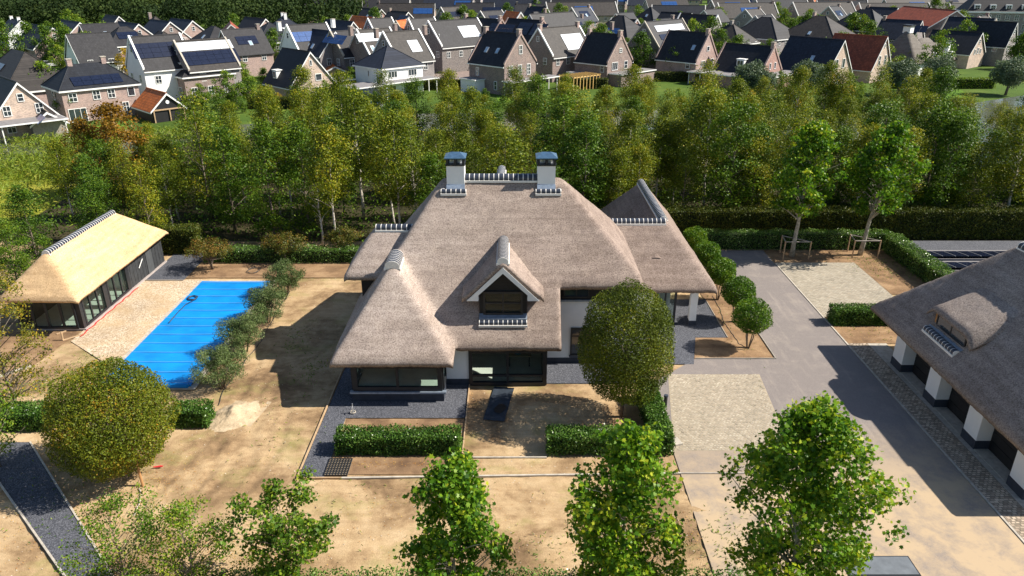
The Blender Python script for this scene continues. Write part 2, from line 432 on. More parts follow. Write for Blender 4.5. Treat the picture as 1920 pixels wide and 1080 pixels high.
def sphere_pts(n): return unit(rng.normal(size=(n, 3)))
def clump_crown(name, clumps, crad, per, size, shape=RHOMB, centre=None, tv=.22, flat=.75, bias=.45):
    """leaves gathered in clumps; crad = clump radius"""
    clumps = np.asarray(clumps); m = len(clumps)
    crad = np.broadcast_to(np.asarray(crad, float), (m,))
    d = sphere_pts(m * per) * (rng.random((m * per, 1)) ** .45); d[:, 2] *= flat
    P = np.repeat(clumps, per, 0) + d * np.repeat(crad, per)[:, None]
    ct = np.repeat(rng.normal(.45, tv * .6, m), per)
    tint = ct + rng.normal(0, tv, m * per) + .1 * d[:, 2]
    c = clumps.mean(0) if centre is None else np.asarray(centre)
    out = unit(P - c) + d * .8 + np.array((0, 0, .35))
    return leaf_mesh(name, P, size, tint, out, shape, bias)

def limbs(mb, base, fork, clumps, r0, n=6, tip=.012, bend=.15):
    base, fork = np.array(base, float), np.array(fork, float)
    for c in clumps:
        mid = (fork + c) / 2 + rng.normal(size=3) * bend * np.linalg.norm(c - fork) * .5 + np.array((0, 0, -.06 * np.linalg.norm(c - fork)))
        mb.tube([fork, mid, c], [r0, r0 * .55, tip], n, cap=False)

def thing(name, label, cat, loc=(0, 0, 0), rz=0.0, group=None, kind=None):
    return tag(empty(name, loc, rz), label, cat, group, kind)

# clipped hedge: leaves on the faces of a box (or along an L), woody inside
def hedge(name, label, segs, h, lm, size=.09, dens=850, z0=0.0, group=None, inset=.2):
    t = thing(name, label, 'hedge', (0, 0, 0), 0, group)
    core = MB()
    Ps, Os = [], []
    for (x0, x1, y0, y1) in segs:
        core.box(x0 + inset, x1 - inset, y0 + inset, y1 - inset, z0 + .02, z0 + h - inset)
        def face(n, f, o):
            u = rng.random((n, 2)); p = f(u[:, 0], u[:, 1])
            p = p + rng.normal(0, .05, p.shape) - np.array(o) * (rng.random((n, 1)) ** 2 * .14)
            Ps.append(p); Os.append(np.broadcast_to(np.array(o, float), p.shape))
        lx, ly = x1 - x0, y1 - y0
        S = lambda a, b, c: np.stack([a, b, c], 1)
        one = lambda u, v: np.full_like(u, v)
        face(int(dens*lx*ly), lambda u, v: S(x0+u*lx, y0+v*ly, one(u, z0+h) + .05*np.sin(u*lx*3)*np.sin(v*9+u*lx*1.7)), (0, 0, 1))
        face(int(dens*lx*h), lambda u, v: S(x0+u*lx, one(u, y0), z0+v*h), (0, -1, 0))
        face(int(dens*.5*lx*h), lambda u, v: S(x0+u*lx, one(u, y1), z0+v*h), (0, 1, 0))
        face(int(dens*ly*h), lambda u, v: S(one(u, x0), y0+u*ly, z0+v*h), (-1, 0, 0))
        face(int(dens*ly*h), lambda u, v: S(one(u, x1), y0+u*ly, z0+v*h), (1, 0, 0))
    P = np.concatenate(Ps); O = np.concatenate(Os)
    lump = np.sin(P[:, 0]*2.3 + 1.1*np.sin(P[:, 2]*4)) * np.sin(P[:, 1]*2.9 + P[:, 2]*3.1)
    P = P + O * (lump * .05)[:, None]
    tint = .42 + .16 * lump + rng.normal(0, .24, len(P))
    core.build('branches', M_HCORE, t)
    link('foliage', leaf_mesh('foliage', P, size, tint, O + np.array((0, 0, .4)), RHOMB, .42), lm, t)
    return t

# ------------------------------------------------------------------ ground sheets
def sheet(name, pts, z, mat, kind='structure', thick=0.0, div=0, amp=0.0):
    mb = MB()
    if thick: mb.prism([(x, y, z - thick) for x, y in pts], (0, 0, thick))
    else: mb.poly([(x, y, z) for x, y in pts])
    o = mb.build(name, mat); tag(o, kind=kind); return o
def rect(x0, x1, y0, y1): return [(x0, y0), (x1, y0), (x1, y1), (x0, y1)]

sheet('ground', rect(-1800, 1800, -150, 2600), -.08, M_GRASS)
# uneven bare yard: a grid with a few centimetres of relief
nx, ny = 540, 280
gx = np.linspace(-46, 60, nx); gy = np.linspace(6, 61, ny)
XX, YY = np.meshgrid(gx, gy)
ZZ = -.035 + .018*np.sin(XX*.7 + 1.3*np.sin(YY*.5)) * np.sin(YY*.9 + .8*np.sin(XX*.4)) + rng.normal(0, .005, XX.shape)
def bumpat(x, y, r, h):
    global ZZ
    ZZ = ZZ + h * np.exp(-((XX-x)**2 + (YY-y)**2) / r**2)
bumpat(-13, 25.5, 2.5, .06)
for k in range(60):
    bumpat(rng.uniform(-16, 8), rng.uniform(23, 28), rng.uniform(.3, .9), rng.uniform(-.02, .045))
def ruts(cx, cy, amp=.04):     # a pair of wheel tracks along a polyline
    global ZZ
    for off in (-.85, .85):
        d = np.full(XX.shape, 9.0); s_ = 0.0; along = np.zeros(XX.shape)
        for (xa, ya), (xb, yb) in zip(list(zip(cx, cy))[:-1], list(zip(cx, cy))[1:]):
            L = math.hypot(xb-xa, yb-ya); ux, uy = (xb-xa)/L, (yb-ya)/L
            t_ = np.clip((XX-xa)*ux + (YY-ya)*uy, 0, L); e = (XX-xa)*-uy + (YY-ya)*ux - off
            dd = np.hypot(e, np.minimum(0, (XX-xa)*ux + (YY-ya)*uy) + np.maximum(0, (XX-xa)*ux + (YY-ya)*uy - L))
            m = dd < d; d = np.where(m, dd, d); along = np.where(m, t_+s_, along); s_ += L
        ZZ = ZZ - amp*np.exp(-(d/.2)**2)*(.7+.3*np.sin(along*14)) + .4*amp*np.exp(-((d-.38)/.12)**2)
ruts([-28, -20, -14, -8, 0, 8], [24.5, 25.6, 26.6, 26.2, 25.6, 26.4]); ruts([-13, -12.5, -13.5, -12], [27, 31, 36, 44], .07); ruts([9, 3, -3, -9, -13.5, -14.5], [24.5, 26.4, 27.0, 26.0, 28.5, 34], .06); ruts([-19, -15.5, -14.2, -14.8], [23, 27, 33, 42], .06); ruts([-12, -4, 6, 14], [24.2, 24.8, 24.4, 25.2], .03)
for k in range(260): bumpat(rng.uniform(-22, 8), rng.uniform(22.5, 29), rng.uniform(.14, .35), rng.uniform(-.03, .03))
ZZ = np.clip(ZZ, -.072, .05)
yv = np.stack([XX, YY, ZZ], -1).reshape(-1, 3)
yf = [(j*nx+i, j*nx+i+1, (j+1)*nx+i+1, (j+1)*nx+i) for j in range(ny-1) for i in range(nx-1)]
me = bpy.data.meshes.new('yard'); me.from_pydata(yv.tolist(), [], yf); me.polygons.foreach_set('use_smooth', [True]*len(yf))
tag(link('yard', me, M_YARD), kind='structure')
sheet('woodland_floor', rect(-130, 130, 61, 108), -.06, M_WOODF)

# gravel terrace round the bay, beds and kerbs
sheet('gravel_terrace', [(-10.05, 28.2), (-8.85, 28.2), (-8.85, 33.2), (-2.45, 33.2), (-2.45, 37.2), (-2.45, 40), (-10.0, 40)], .02, M_TERR)
sheet('gravel_strip', [(1.95, 36.75), (7.6, 36.75), (7.9, 39.0), (11.0, 39.0), (11.9, 42.5), (14.0, 42.5), (14.0, 48.5), (2, 48.5)], .02, M_TERR)
sheet('planting_bed', rect(-8.8, -2.5, 28.45, 33.15), .0, M_SOIL)
sheet('gravel_path', [(-24.4, 31.0), (-15.7, 22.0), (-17.5, 22.0), (-27.3, 31.0)][::-1], .03, M_TERR)
sheet('paved_side_terrace', [(-28.3, 52.0), (-25.2, 52.0), (-25.4, 58.5), (-28.3, 58.5)], .02, M_TERR)
sheet('gravel_yard', [(-28.35, 42.0), (-23.85, 38.5), (-23.85, 52.3), (-28.35, 52.0)], .008, M_GRAV)
sheet('hedge_bed', rect(-25.2, -9.0, 52.6, 58.0), .0, M_SOIL)
sheet('tree_bed', [(11.2, 39.7), (16.15, 39.7), (16.15, 58.5), (13.4, 58.5), (13.95, 48), (13.95, 42.5), (11.9, 42.5)], .006, M_SOIL)
sheet('corner_bed', [(21.4, 55.8), (27.9, 55.8), (27.9, 49.4), (32.5, 49.4), (32.5, 58.6), (21.4, 58.6)], .004, M_SOIL)
sheet('front_bed', rect(21.45, 27, 41.7, 45.5), .004, M_SOIL)
sheet('building_plot', [(-35, 33.5), (-28.9, 38.6), (-28.5, 43.4), (-36, 43.4)], .0, M_SOIL)
sheet('drive', [(16.2, 58.6), (21.3, 58.6), (21.3, 18), (8.0, 18), (8.0, 30.3), (7.95, 36.7), (11.2, 39.65), (16.2, 39.65)], .012, M_ASPH)
sheet('garage_apron', rect(22.7, 23.9, 18, 41.7), .016, M_KERB)
sheet('solar_yard', [(33.2, 47), (48, 47), (48, 61), (33.2, 61)], .01, M_TERR)

def kerb(pts, w=.07, h=.10, name='kerb_board', mat=None, z=-.02):
    for (x0, y0), (x1, y1) in zip(pts[:-1], pts[1:]):
        d = Vector((x1-x0, y1-y0, 0)); L = d.length; d.normalize(); p = Vector((-d.y, d.x, 0)) * w/2
        a = Vector((x0, y0, z)); b = Vector((x1, y1, z))
        o = MB().prism([a-p, b-p, b+p, a+p], (0, 0, h)).build(name, mat or M_KERB); tag(o, kind='structure')
kerb([(-10.1, 40), (-10.1, 28.14), (-8.0, 28.14)], mat=M_WOOD)
kerb([(-8.0, 28.14), (8.0, 28.5)], .10, .09)
kerb([(-2.44, 36.9), (-2.44, 30.0)], .06, .12, mat=M_WOOD)
kerb([(-2.4, 29.75), (1.7, 29.75)], .08, .07)
kerb([(8.0, 28.5), (12.5, 28.5)], .08, .08, mat=M_WOODG)
kerb([(21.37, 18), (21.37, 55.6)], .10, .07)
kerb([(13.98, 42.5), (13.98, 48)], .05, .08, mat=M_WOODG); kerb([(11.25, 39.68), (16.18, 39.68), (16.18, 57.5)], .06, .09, mat=M_WOODG)
kerb([(-24.35, 31.0), (-15.65, 22.0)], .08, .09); kerb([(-27.35, 31.0), (-17.55, 22.0)], .08, .09)
kerb([(-34.5, 33.2), (-28.9, 38.7)], .16, .12); kerb([(-28.3, 52.0), (-25.2, 52.0)], .08, .09, mat=M_WOODG); kerb([(-25.2, 52.55), (-9, 52.55)], .07, .09, mat=M_WOOD)
kerb([(33.1, 53.5), (48, 53.5)], .1, .12)

# cobbles and setts: each stone is a small block, joined per field
def stones(name, x0, x1, y0, y1, dx, dy, mat, z=.028, jit=.012, gap=.014, running=True, keep=None):
    xs = np.arange(y0, y1, dy); V = []; F = []; i = 0
    for r, y in enumerate(xs):
        off = (r % 2) * dx/2 if running else 0
        for x in np.arange(x0 - off, x1, dx):
            xa, xb = max(x, x0) + gap/2, min(x+dx, x1) - gap/2
            if xb - xa < .03 or (keep and not keep(x, y)): continue
            ya, yb = y + gap/2, y + dy - gap/2
            j = rng.normal(0, jit, 4); zz = z + rng.normal(0, .004); q = .018
            V += [(xa+j[0], ya+j[1], 0), (xb+j[2], ya+j[1], 0), (xb+j[2], yb+j[3], 0), (xa+j[0], yb+j[3], 0),
                  (xa+j[0]+q, ya+j[1]+q, zz), (xb+j[2]-q, ya+j[1]+q, zz), (xb+j[2]-q, yb+j[3]-q, zz), (xa+j[0]+q, yb+j[3]-q, zz)]
            F += [(i+4, i+5, i+6, i+7), (i, i+1, i+5, i+4), (i+1, i+2, i+6, i+5), (i+2, i+3, i+7, i+6), (i+3, i, i+4, i+7)]; i += 8
    me = bpy.data.meshes.new(name); me.from_pydata(V, [], F)
    at_ = me.attributes.new('tint', 'FLOAT', 'POINT'); at_.data.foreach_set('value', np.repeat(rng.random(i//8), 8).astype(np.float32))
    return me
def stone_field(name, stone, pts, args, mat, joint=None, **kw):
    s = sheet(name, pts, .018, joint or M_SANDBED)
    o = link(stone, stones(stone, *args, mat, **kw), mat, s); tag(o, kind='stuff'); return s
stone_field('cobble_parking', 'cobbles', [(8.05, 30.3), (13.9, 30.3), (14.6, 37.8), (9.2, 37.8)], (8.05, 14.6, 30.32, 37.75, .17, .15), M_COB,
            keep=lambda x, y: x > 8.05 + (y-30.3)*.155 and x < 13.75 + (y-30.3)*.09, gap=.03, joint=M_JOINT)
stone_field('paved_parking', 'block_pavers', [(21.45, 45.6), (27.85, 45.6), (27.85, 55.75), (21.45, 55.75)], (21.47, 27.8, 45.65, 55.7, .24, .14), M_PAV, jit=.004, gap=.022, joint=M_JOINT)
stone_field('sett_strip', 'setts', rect(21.42, 22.7, 18, 41.7), (21.44, 22.68, 18, 41.65, .21, .15), M_COBD, gap=.025)

# ------------------------------------------------------------------ windows
WCACHE = {}
def window(parent, P, ang, w, h, cols=1, rows=1, frame=None, glass=None, bar=.06, fw=.08, depth=.08, name='window', panes=False, splits=None):
    """P: lower left corner seen from outside, ang: direction of its sill line; outside is to the right-hand side (-y local)"""
    frame = frame or M_WPAINT; glass = glass or M_DGLASS
    xs = [0] + [w*i/cols for i in range(1, cols)] + [w]
    zs = [0] + ([h*s for s in splits] if splits else [h*i/rows for i in range(1, rows)]) + [h]
    key = (round(w, 2), round(h, 2), tuple(xs), tuple(zs), bar, fw, frame.name, glass.name, panes)
    if key not in WCACHE:
        mb = MB()
        mb.box(0, fw, -depth, .02, 0, h); mb.box(w-fw, w, -depth, .02, 0, h)
        mb.box(fw, w-fw, -depth, .02, h-fw, h); mb.box(fw, w-fw, -depth-.02, .02, 0, fw)
        for x in xs[1:-1]: mb.box(x-bar/2, x+bar/2, -depth+.015, .01, fw, h-fw)
        for z in zs[1:-1]:
            for a, b in zip(xs[:-1], xs[1:]):
                mb.box(a + (fw if a == 0 else bar/2), b - (fw if b == w else bar/2), -depth+.02, .008, z-bar/2, z+bar/2)
        f = mb.mesh('window'); f.materials.append(frame)
        if panes:
            g = []
            for a, b in zip(xs[:-1], xs[1:]):
                for c, d in zip(zs[:-1], zs[1:]):
                    m = MB().box(a, b, -.03, -.015, c, d).mesh('pane'); m.materials.append(glass); g.append(m)
        else:
            m = MB().box(fw*.5, w-fw*.5, -.03, -.015, fw*.5, h-fw*.5).mesh('pane'); m.materials.append(glass); g = [m]
        WCACHE[key] = (f, g)
    f, g = WCACHE[key]
    o = link(name, f, None, parent, P, ang)
    for m in g: link('pane', m, None, o)
    return o

# ------------------------------------------------------------------ thatched roofs (soft height fields with real thickness)
def smin(a, b, k=.5):
    h = np.clip(.5 + .5*(b-a)/k, 0, 1); return b*(1-h) + a*h - k*h*(1-h)
def smax(a, b, k=.5): return -smin(-a, -b, k)
def thatch_roof(name, rects, fn, thick, mat, parent, step=.16, rough=.02):
    X = sorted({round(v, 3) for r in rects for v in r[:2]}); Y = sorted({round(v, 3) for r in rects for v in r[2:]})
    def fill(c):
        out = []
        for a, b in zip(c[:-1], c[1:]):
            n = max(1, int(round((b-a)/step))); out += [a + (b-a)*i/n for i in range(n)]
        return np.array(out + [c[-1]])
    xs, ys = fill(X), fill(Y)
    gx, gy = np.meshgrid(xs, ys)
    z = fn(gx, gy)
    cx, cy = (xs[:-1]+xs[1:])/2, (ys[:-1]+ys[1:])/2
    ins = np.zeros((len(cy), len(cx)), bool)
    for x0, x1, y0, y1 in rects: ins |= ((cx[None] > x0) & (cx[None] < x1) & (cy[:, None] > y0) & (cy[:, None] < y1))
    # distance to the eave: round the edge over
    nzx, nzy = len(xs), len(ys)
    used = np.zeros((nzy, nzx), bool); full = np.ones((nzy, nzx), bool)
    pad = np.zeros((len(cy)+2, len(cx)+2), bool); pad[1:-1, 1:-1] = ins
    cnt = pad[:-1, :-1].astype(int) + pad[1:, :-1] + pad[:-1, 1:] + pad[1:, 1:]
    edge = (cnt > 0) & (cnt < 4)
    z = z + rng.normal(0, rough*.5, z.shape) + rough*np.sin(gx*1.9+gy*.8)*np.sin(gy*1.7-gx*.6)
    zt = z - np.where(edge, .09, 0)
    zb = z - thick + np.where(edge, .02, 0)
    idx = np.arange(nzx*nzy).reshape(nzy, nzx)
    V = np.concatenate([np.stack([gx, gy, zt], -1).reshape(-1, 3), np.stack([gx, gy, zb], -1).reshape(-1, 3)]); o = nzx*nzy
    F = []
    for j, i in zip(*np.nonzero(ins)):
        a, b, c, d = idx[j, i], idx[j, i+1], idx[j+1, i+1], idx[j+1, i]
        F.append((a, b, c, d)); F.append((a+o, d+o, c+o, b+o))
        if not pad[j, i+1]: F.append((a, a+o, b+o, b))
        if not pad[j+2, i+1]: F.append((c, c+o, d+o, d))
        if not pad[j+1, i]: F.append((d, d+o, a+o, a))
        if not pad[j+1, i+2]: F.append((b, b+o, c+o, c))
    me = bpy.data.meshes.new(name)
    F = np.array(F); u, inv = np.unique(F, return_inverse=True)
    me.from_pydata(V[u].tolist(), [], inv.reshape(F.shape).tolist())
    me.polygons.foreach_set('use_smooth', [True]*len(F)); me.update()
    return link(name, me, mat, parent)

RT = {}
def ridge_tiles(parent, p0, p1, r=.26, pitch=.3, span=180):
    """row of half-round glazed tiles bedded in white mortar from p0 to p1 (parent space)"""
    p0, p1 = Vector(p0), Vector(p1); d = p1 - p0; L = d.length; n = max(1, int(round(L/pitch))); step = L/n
    q = d.normalized().to_track_quat('X', 'Z')
    key = (round(r, 3), round(step, 3))
    if key not in RT:
        def arc(rad, x0, x1, sg=10, drop=.12):
            mb = MB(); pr = [(-rad, -drop)] + [(-rad*math.cos(math.pi*k/sg), rad*math.sin(math.pi*k/sg)*.8) for k in range(sg+1)] + [(rad, -drop)]
            m = len(pr); mb.add([(x0, y, z) for y, z in pr] + [(x1, y, z) for y, z in pr],
                                [(i, i+1, m+i+1, m+i) for i in range(m-1)] + [tuple(range(m))[::-1], tuple(range(m, 2*m))]); return mb
        a = arc(r, step*.075, step*.925).mesh('ridge_tile'); a.materials.append(M_RTILE)
        RT[key] = (a, arc)
    a, arc = RT[key]
    mo = arc(r*1.015, -.03, L+.03, 10, .16)
    mb = MB(); mb.v, mb.f, mb.m = [], [], []
    mb.add(arc(r*.93, -.02, L+.02, 10, .18).v, arc(r*.93, -.02, L+.02).f)
    for k in range(n+1):
        x = k*step; g = arc(r*1.01, x-step*.07, x+step*.07); mb.add(g.v, g.f)
    mb.box(-.04, L+.04, -r-.05, -r+.03, -.22, -.10); mb.box(-.04, L+.04, r-.03, r+.05, -.22, -.10)
    m = mb.build('ridge_mortar', M_MORTAR, parent); m.location = p0; m.rotation_mode = 'QUATERNION'; m.rotation_quaternion = q
    for k in range(n):
        o = link('ridge_tile', a, None, parent); o.rotation_mode = 'QUATERNION'; o.rotation_quaternion = q
        o.location = p0 + d*(k/n)

# ------------------------------------------------------------------ the thatched villa
HV = thing('thatched_villa', 'large white villa with weathered thatched roof and two white chimneys', 'house', (0, 0, 0))
def f_main(x, y):
    Lp = 2.75 + 1.365*(x+9.74); Fp = 2.75 + 1.055*(y-36.2); Rp = 10.45 - 1.04*(x-2.9); Bp = 10.45 - 1.0*(y-43.5)
    main = smin(smin(Lp, Fp, .3), smin(Rp, Bp, .25), .28)
    main = np.minimum(main, 10.42)
    bay = smin(smin(Lp, 2.75 + .98*(y-34.4), .3), 2.75 + 1.18*(-3.15-x), .4)
    z = np.where(y < 42.5, smax(main, bay, .35), main)
    # the thatch swells up softly where the dormer breaks through
    return z
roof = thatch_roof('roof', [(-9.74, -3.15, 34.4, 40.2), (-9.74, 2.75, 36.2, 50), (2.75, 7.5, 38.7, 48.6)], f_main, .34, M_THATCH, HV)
ridge_tiles(roof, (-2.85, 43.45, 10.38), (1.55, 43.45, 10.38), .30, .29)
ridge_tiles(roof, (-6.72, 38.3, 6.66), (-6.72, 39.9, 6.74), .42, .24)
ridge_tiles(roof, (-.65, 46.0, 10.3), (-.65, 44.2, 10.3), .24, .3)
def f_rw(x, y):
    fr = 2.9 + .99*(y-43.7); rt = 2.9 + 1.2*(13.33-x)
    a = smin(smin(fr, 6.45 - .99*(y-47.3), .3), rt, .5)
    b = smin(smin(rt, 6.5 - 1.2*(10.3-x), .3), smin(fr, 2.9 + 1.1*(60.5-y), .4), .5)
    return smax(a, b, .25)
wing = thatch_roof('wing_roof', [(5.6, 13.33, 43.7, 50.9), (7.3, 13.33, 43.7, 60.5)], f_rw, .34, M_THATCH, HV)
ridge_tiles(wing, (5.9, 47.25, 6.36), (10.3, 47.25, 6.36), .24, .29)
ridge_tiles(wing, (10.25, 47.5, 6.42), (10.25, 57.0, 6.42), .27, .29)
# eyebrow vent in the wing's front slope
ev = MB(); sg = 12
pr = [(-.42*math.cos(math.pi*k/sg), .26*math.sin(math.pi*k/sg)) for k in range(sg+1)]
ev.add([(9.5+a, 45.2, 4.27+b) for a, b in pr] + [(9.5+a*.2, 46.1, 5.05+b*.25) for a, b in pr], [(i, i+1, sg+2+i, sg+1+i) for i in range(sg)])
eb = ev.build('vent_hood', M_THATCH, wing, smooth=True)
MB().poly([(9.5+a*.93, 45.24, 4.25+b*.9) for a, b in pr]).build('vent_opening', M_BLACK, wing)
def f_lw(x, y): return smin(smin(5.5 + 1.0*(y-39.8), 7.8 - 1.0*(y-42.1), .2), 5.5 + 1.38*(x+9.87), .3)
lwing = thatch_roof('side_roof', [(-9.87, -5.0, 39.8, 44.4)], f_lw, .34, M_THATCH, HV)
ridge_tiles(lwing, (-8.15, 42.05, 7.7), (-6.0, 42.05, 7.7), .24, .29)
pbox('side_wall', HV, M_BLACK, -9.0, -5.5, 40.45, 43.9, 0, 5.7)
# walls
pbox('wall', HV, M_WHITE, -3.9, -2.46, 36.66, 37.0, .38, 3.0); pbox('plinth', HV, M_PLINTH, -3.92, -2.46, 36.62, 37.0, 0, .38)
pbox('wall', HV, M_WHITE, 1.98, 7.1, 39.2, 39.5, .36, 4.2); pbox('plinth', HV, M_PLINTH, 1.98, 7.12, 39.17, 39.5, 0, .36)
pbox('wall', HV, M_WHITE, 6.8, 7.1, 39.5, 47.5, 0, 5.6)
pbox('upper_cladding', HV, M_BLACK, 2.2, 7.15, 39.14, 39.45, 4.2, 5.55)
pbox('flashing', HV, M_ZINC, 2.2, 7.2, 39.05, 39.14, 4.14, 4.24)
window(HV, (3.0, 39.10, 4.42), 0, 1.5, .95, 2, 1, M_FRAME, M_DGLASS, panes=True)
window(HV, (3.5, 39.19, .55), 0, 1.75, 1.85, 1, 2, M_FRAME, M_DGLASS, panes=True, splits=[.7])
pbox('sill', HV, M_PLINTH, 3.45, 5.3, 39.05, 39.2, .45, .55)
pbox('wall', HV, M_WHITE, -9.0, -8.7, 36.9, 45, 0, 2.9)
# bay
pbox('bay_plinth', HV, M_PLINTH, -8.78, -3.75, 34.85, 37.0, 0, .56)
pbox('bay_sill', HV, M_ZINC, -8.9, -3.62, 34.72, 34.98, .56, .66)
window(HV, (-8.72, 34.98, .66), 0, 4.9, 2.0, 2, 2, M_FRAME, M_GLASS, bar=.14, fw=.26, depth=.12, name='bay_window', panes=True, splits=[.74])
window(HV, (-3.82, 34.98, .66), R(90), 1.68, 2.0, 1, 2, M_FRAME, M_GLASS, bar=.12, fw=.2, name='bay_window', panes=True, splits=[.74])
window(HV, (-8.72, 37.0, .66), R(-90), 2.02, 2.0, 1, 2, M_FRAME, M_GLASS, bar=.12, fw=.2, name='bay_window', panes=True, splits=[.74])
pbox('bay_floor', HV, M_FLOOR, -8.6, -3.9, 35.2, 41.5, .58, .62)
pbox('room_wall', HV, M_ROOM, -8.6, -2.6, 41.5, 41.6, .3, 3.2)
# garden doors
window(HV, (-2.46, 36.66, .02), 0, 4.42, 2.62, 2, 3, M_FRAME, M_GLASS, bar=.13, fw=.20, depth=.14, name='garden_door', panes=True, splits=[.24, .82])
pbox('corner_post', HV, M_FRAME, 1.75, 1.99, 36.6, 39.2, 0, 2.75)
pbox('room_floor', HV, M_FLOOR, -2.5, 1.9, 36.8, 43.0, .0, .03)
pbox('room_wall', HV, M_ROOM, -2.5, 6.6, 43.0, 43.1, 0, 3.0)
tb = thing('work_table', 'low work table seen through the garden doors', 'table', (.45, 39.0, 0))
pbox('table_top', tb, M_WOOD, -.7, .7, -.35, .35, .72, .77)
for sx in (-.6, .6):
    for sy in (-.28, .28): pbox('leg', tb, M_FRAME, sx-.04, sx+.04, sy-.04, sy+.04, .03, .72)
mb = MB(); mb.tube([(0, 0, 0), (0, 0, .28), (.05, 0, .42), (.16, 0, .5)], [.2, .22, .14, .05], 10)
tag(mb.build('tool_bag', plain('teal_canvas', (.02, .25, .40), .7), None, (.35, 39.0, .77), smooth=True), 'teal blue bag standing on the work table indoors', 'bag')
# chimneys
for cx, nm in ((-3.38, 'left'), (2.06, 'right')):
    ch = MB().box(cx-.53, cx+.53, 42.98, 44.1, 8.6, 11.22).build('chimney', M_WHITE, roof)
    mb = MB(); mb.box(cx-.58, cx+.58, 42.92, 44.16, 11.22, 11.3)
    for a in (cx-.54, cx-.06, cx+.42):
        for b in (42.95, 43.98): mb.box(a, a+.12, b, b+.13, 11.3, 11.6)
    mb.box(cx-.58, cx+.58, 42.92, 44.16, 11.6, 11.65)
    mb.build('chimney_cage', M_FRAME, ch)
    mb = MB(); e = [(cx-.64, 42.86), (cx+.64, 42.86), (cx+.64, 44.22), (cx-.64, 44.22)]
    mb.add([(x, y, 11.65) for x, y in e] + [(x, y, 11.7) for x, y in e] + [(cx-.25, 43.54, 11.94), (cx+.25, 43.54, 11.94)],
           [(3, 2, 1, 0), (0, 1, 5, 4), (1, 2, 6, 5), (2, 3, 7, 6), (3, 0, 4, 7), (4, 5, 9, 8), (6, 7, 8, 9), (5, 6, 9), (7, 4, 8)])
    mb.build('chimney_cap', M_CAPBLUE, ch)
    for a in (-.22, .22):
        MB().tube([(cx+a, 43.5, 11.1), (cx+a, 43.5, 11.52)], .15, 10).build('flue', M_ALU, ch)
    sx = -1 if cx < 0 else 1
    MB().prism([(cx-.55, 42.78, 9.75), (cx+.55, 42.78, 9.75), (cx+.55, 43.0, 10.05), (cx-.55, 43.0, 10.05)], (0, -.03, .05)).build('flashing', M_ZINC, ch)
    xa, xb = (cx-.85, cx+.62) if sx < 0 else (cx-.62, cx+.85)
    ridge_tiles(ch, (xa, 42.72, 9.74), (xb, 42.72, 9.74), .17, .27)
    ridge_tiles(ch, (cx+sx*.76, 42.8, 9.76), (cx+sx*.76, 44.0, 9.8), .17, .28)
# dormer
DM = link('dormer', MB().add([(-1.82, 37.55, 3.6), (.82, 37.55, 3.6), (.82, 37.55, 5.75), (-.5, 37.55, 6.98), (-1.82, 37.55, 5.75)] +
     [(-1.82, 40.3, 3.6), (.82, 40.3, 3.6), (.82, 40.3, 5.75), (-.5, 40.3, 6.98), (-1.82, 40.3, 5.75)],
     [(0, 1, 2, 3, 4), (9, 8, 7, 6, 5), (1, 6, 7, 2), (0, 4, 9, 5)], 0).mesh('dormer'), M_CHEEK, HV)
bd = MB()
zb = 4.05
while zb < 6.9:     # black lapped boards, narrowing under the gable
    hw = 1.34 if zb + .17 < 5.75 else max(.05, 1.34*(6.98-zb-.1)/1.23)
    bd.prism([(-.5-hw, 37.53, zb), (-.5+hw, 37.53, zb), (-.5+hw, 37.53, zb+.165), (-.5-hw, 37.53, zb+.165)], (0, -.035, 0)); zb += .17
o = bd.build('cladding_board', M_BLACK, DM); tag(o, kind='stuff')
window(DM, (-1.62, 37.47, 4.1), 0, 2.24, 1.42, 2, 2, M_FRAME, M_GLASS, bar=.1, fw=.13, depth=.1, panes=True)
pbox('room_wall', DM, M_WOOD, -1.6, .6, 38.6, 38.65, 4.0, 5.7)
MB().prism([(-1.85, 37.05, 3.95), (.85, 37.05, 3.95), (.85, 37.5, 4.1), (-1.85, 37.5, 4.1)], (0, -.02, .05)).build('lead_apron', M_ZINC, DM)
ridge_tiles(DM, (-1.82, 37.05, 3.80), (.82, 37.05, 3.80), .17, .26)
ridge_tiles(DM, (-.5, 37.2, 7.38), (-.5, 40.9, 7.38), .31, .22)
dt = MB(); pts = []
hw = 2.28
for yy, zz in ((37.12, 0.0), (41.6, .1)):
    row = []
    for k in range(-12, 13):
        a = k/12; x = -.5 + a*hw; z = 7.42 - abs(a)*hw*.98 + .16*(1-abs(a))**2*0 - (.12*max(0, .12-abs(a))/.12) + .10*max(0, abs(a)-.75)/.25
        row.append((x, yy, z+zz))
    pts.append(row)
ns = 25; seg = 14; VV = []; FF = []
for lay in (0, 1):
    for j in range(seg+1):
        f = j/seg
        for k in range(ns):
            p = Vector(pts[0][k]).lerp(Vector(pts[1][k]), f)
            VV.append((p.x, p.y, p.z - lay*.30 + (rng.normal(0, .012) if lay == 0 else 0)))
no = ns*(seg+1)
for j in range(seg):
    for k in range(ns-1):
        a = j*ns+k; FF += [(a, a+1, a+ns+1, a+ns), (a+no, a+ns+no, a+ns+1+no, a+1+no)]
for k in range(ns-1): FF += [(k, k+no, k+1+no, k+1)]
for j in range(seg):
    a = j*ns; b = j*ns+ns-1; FF += [(a, a+ns, a+ns+no, a+no), (b, b+no, b+ns+no, b+ns)]
me = bpy.data.meshes.new('dormer_roof'); me.from_pydata(VV, [], FF); me.polygons.foreach_set('use_smooth', [True]*len(FF)); link('dormer_roof', me, M_THATCH, DM)
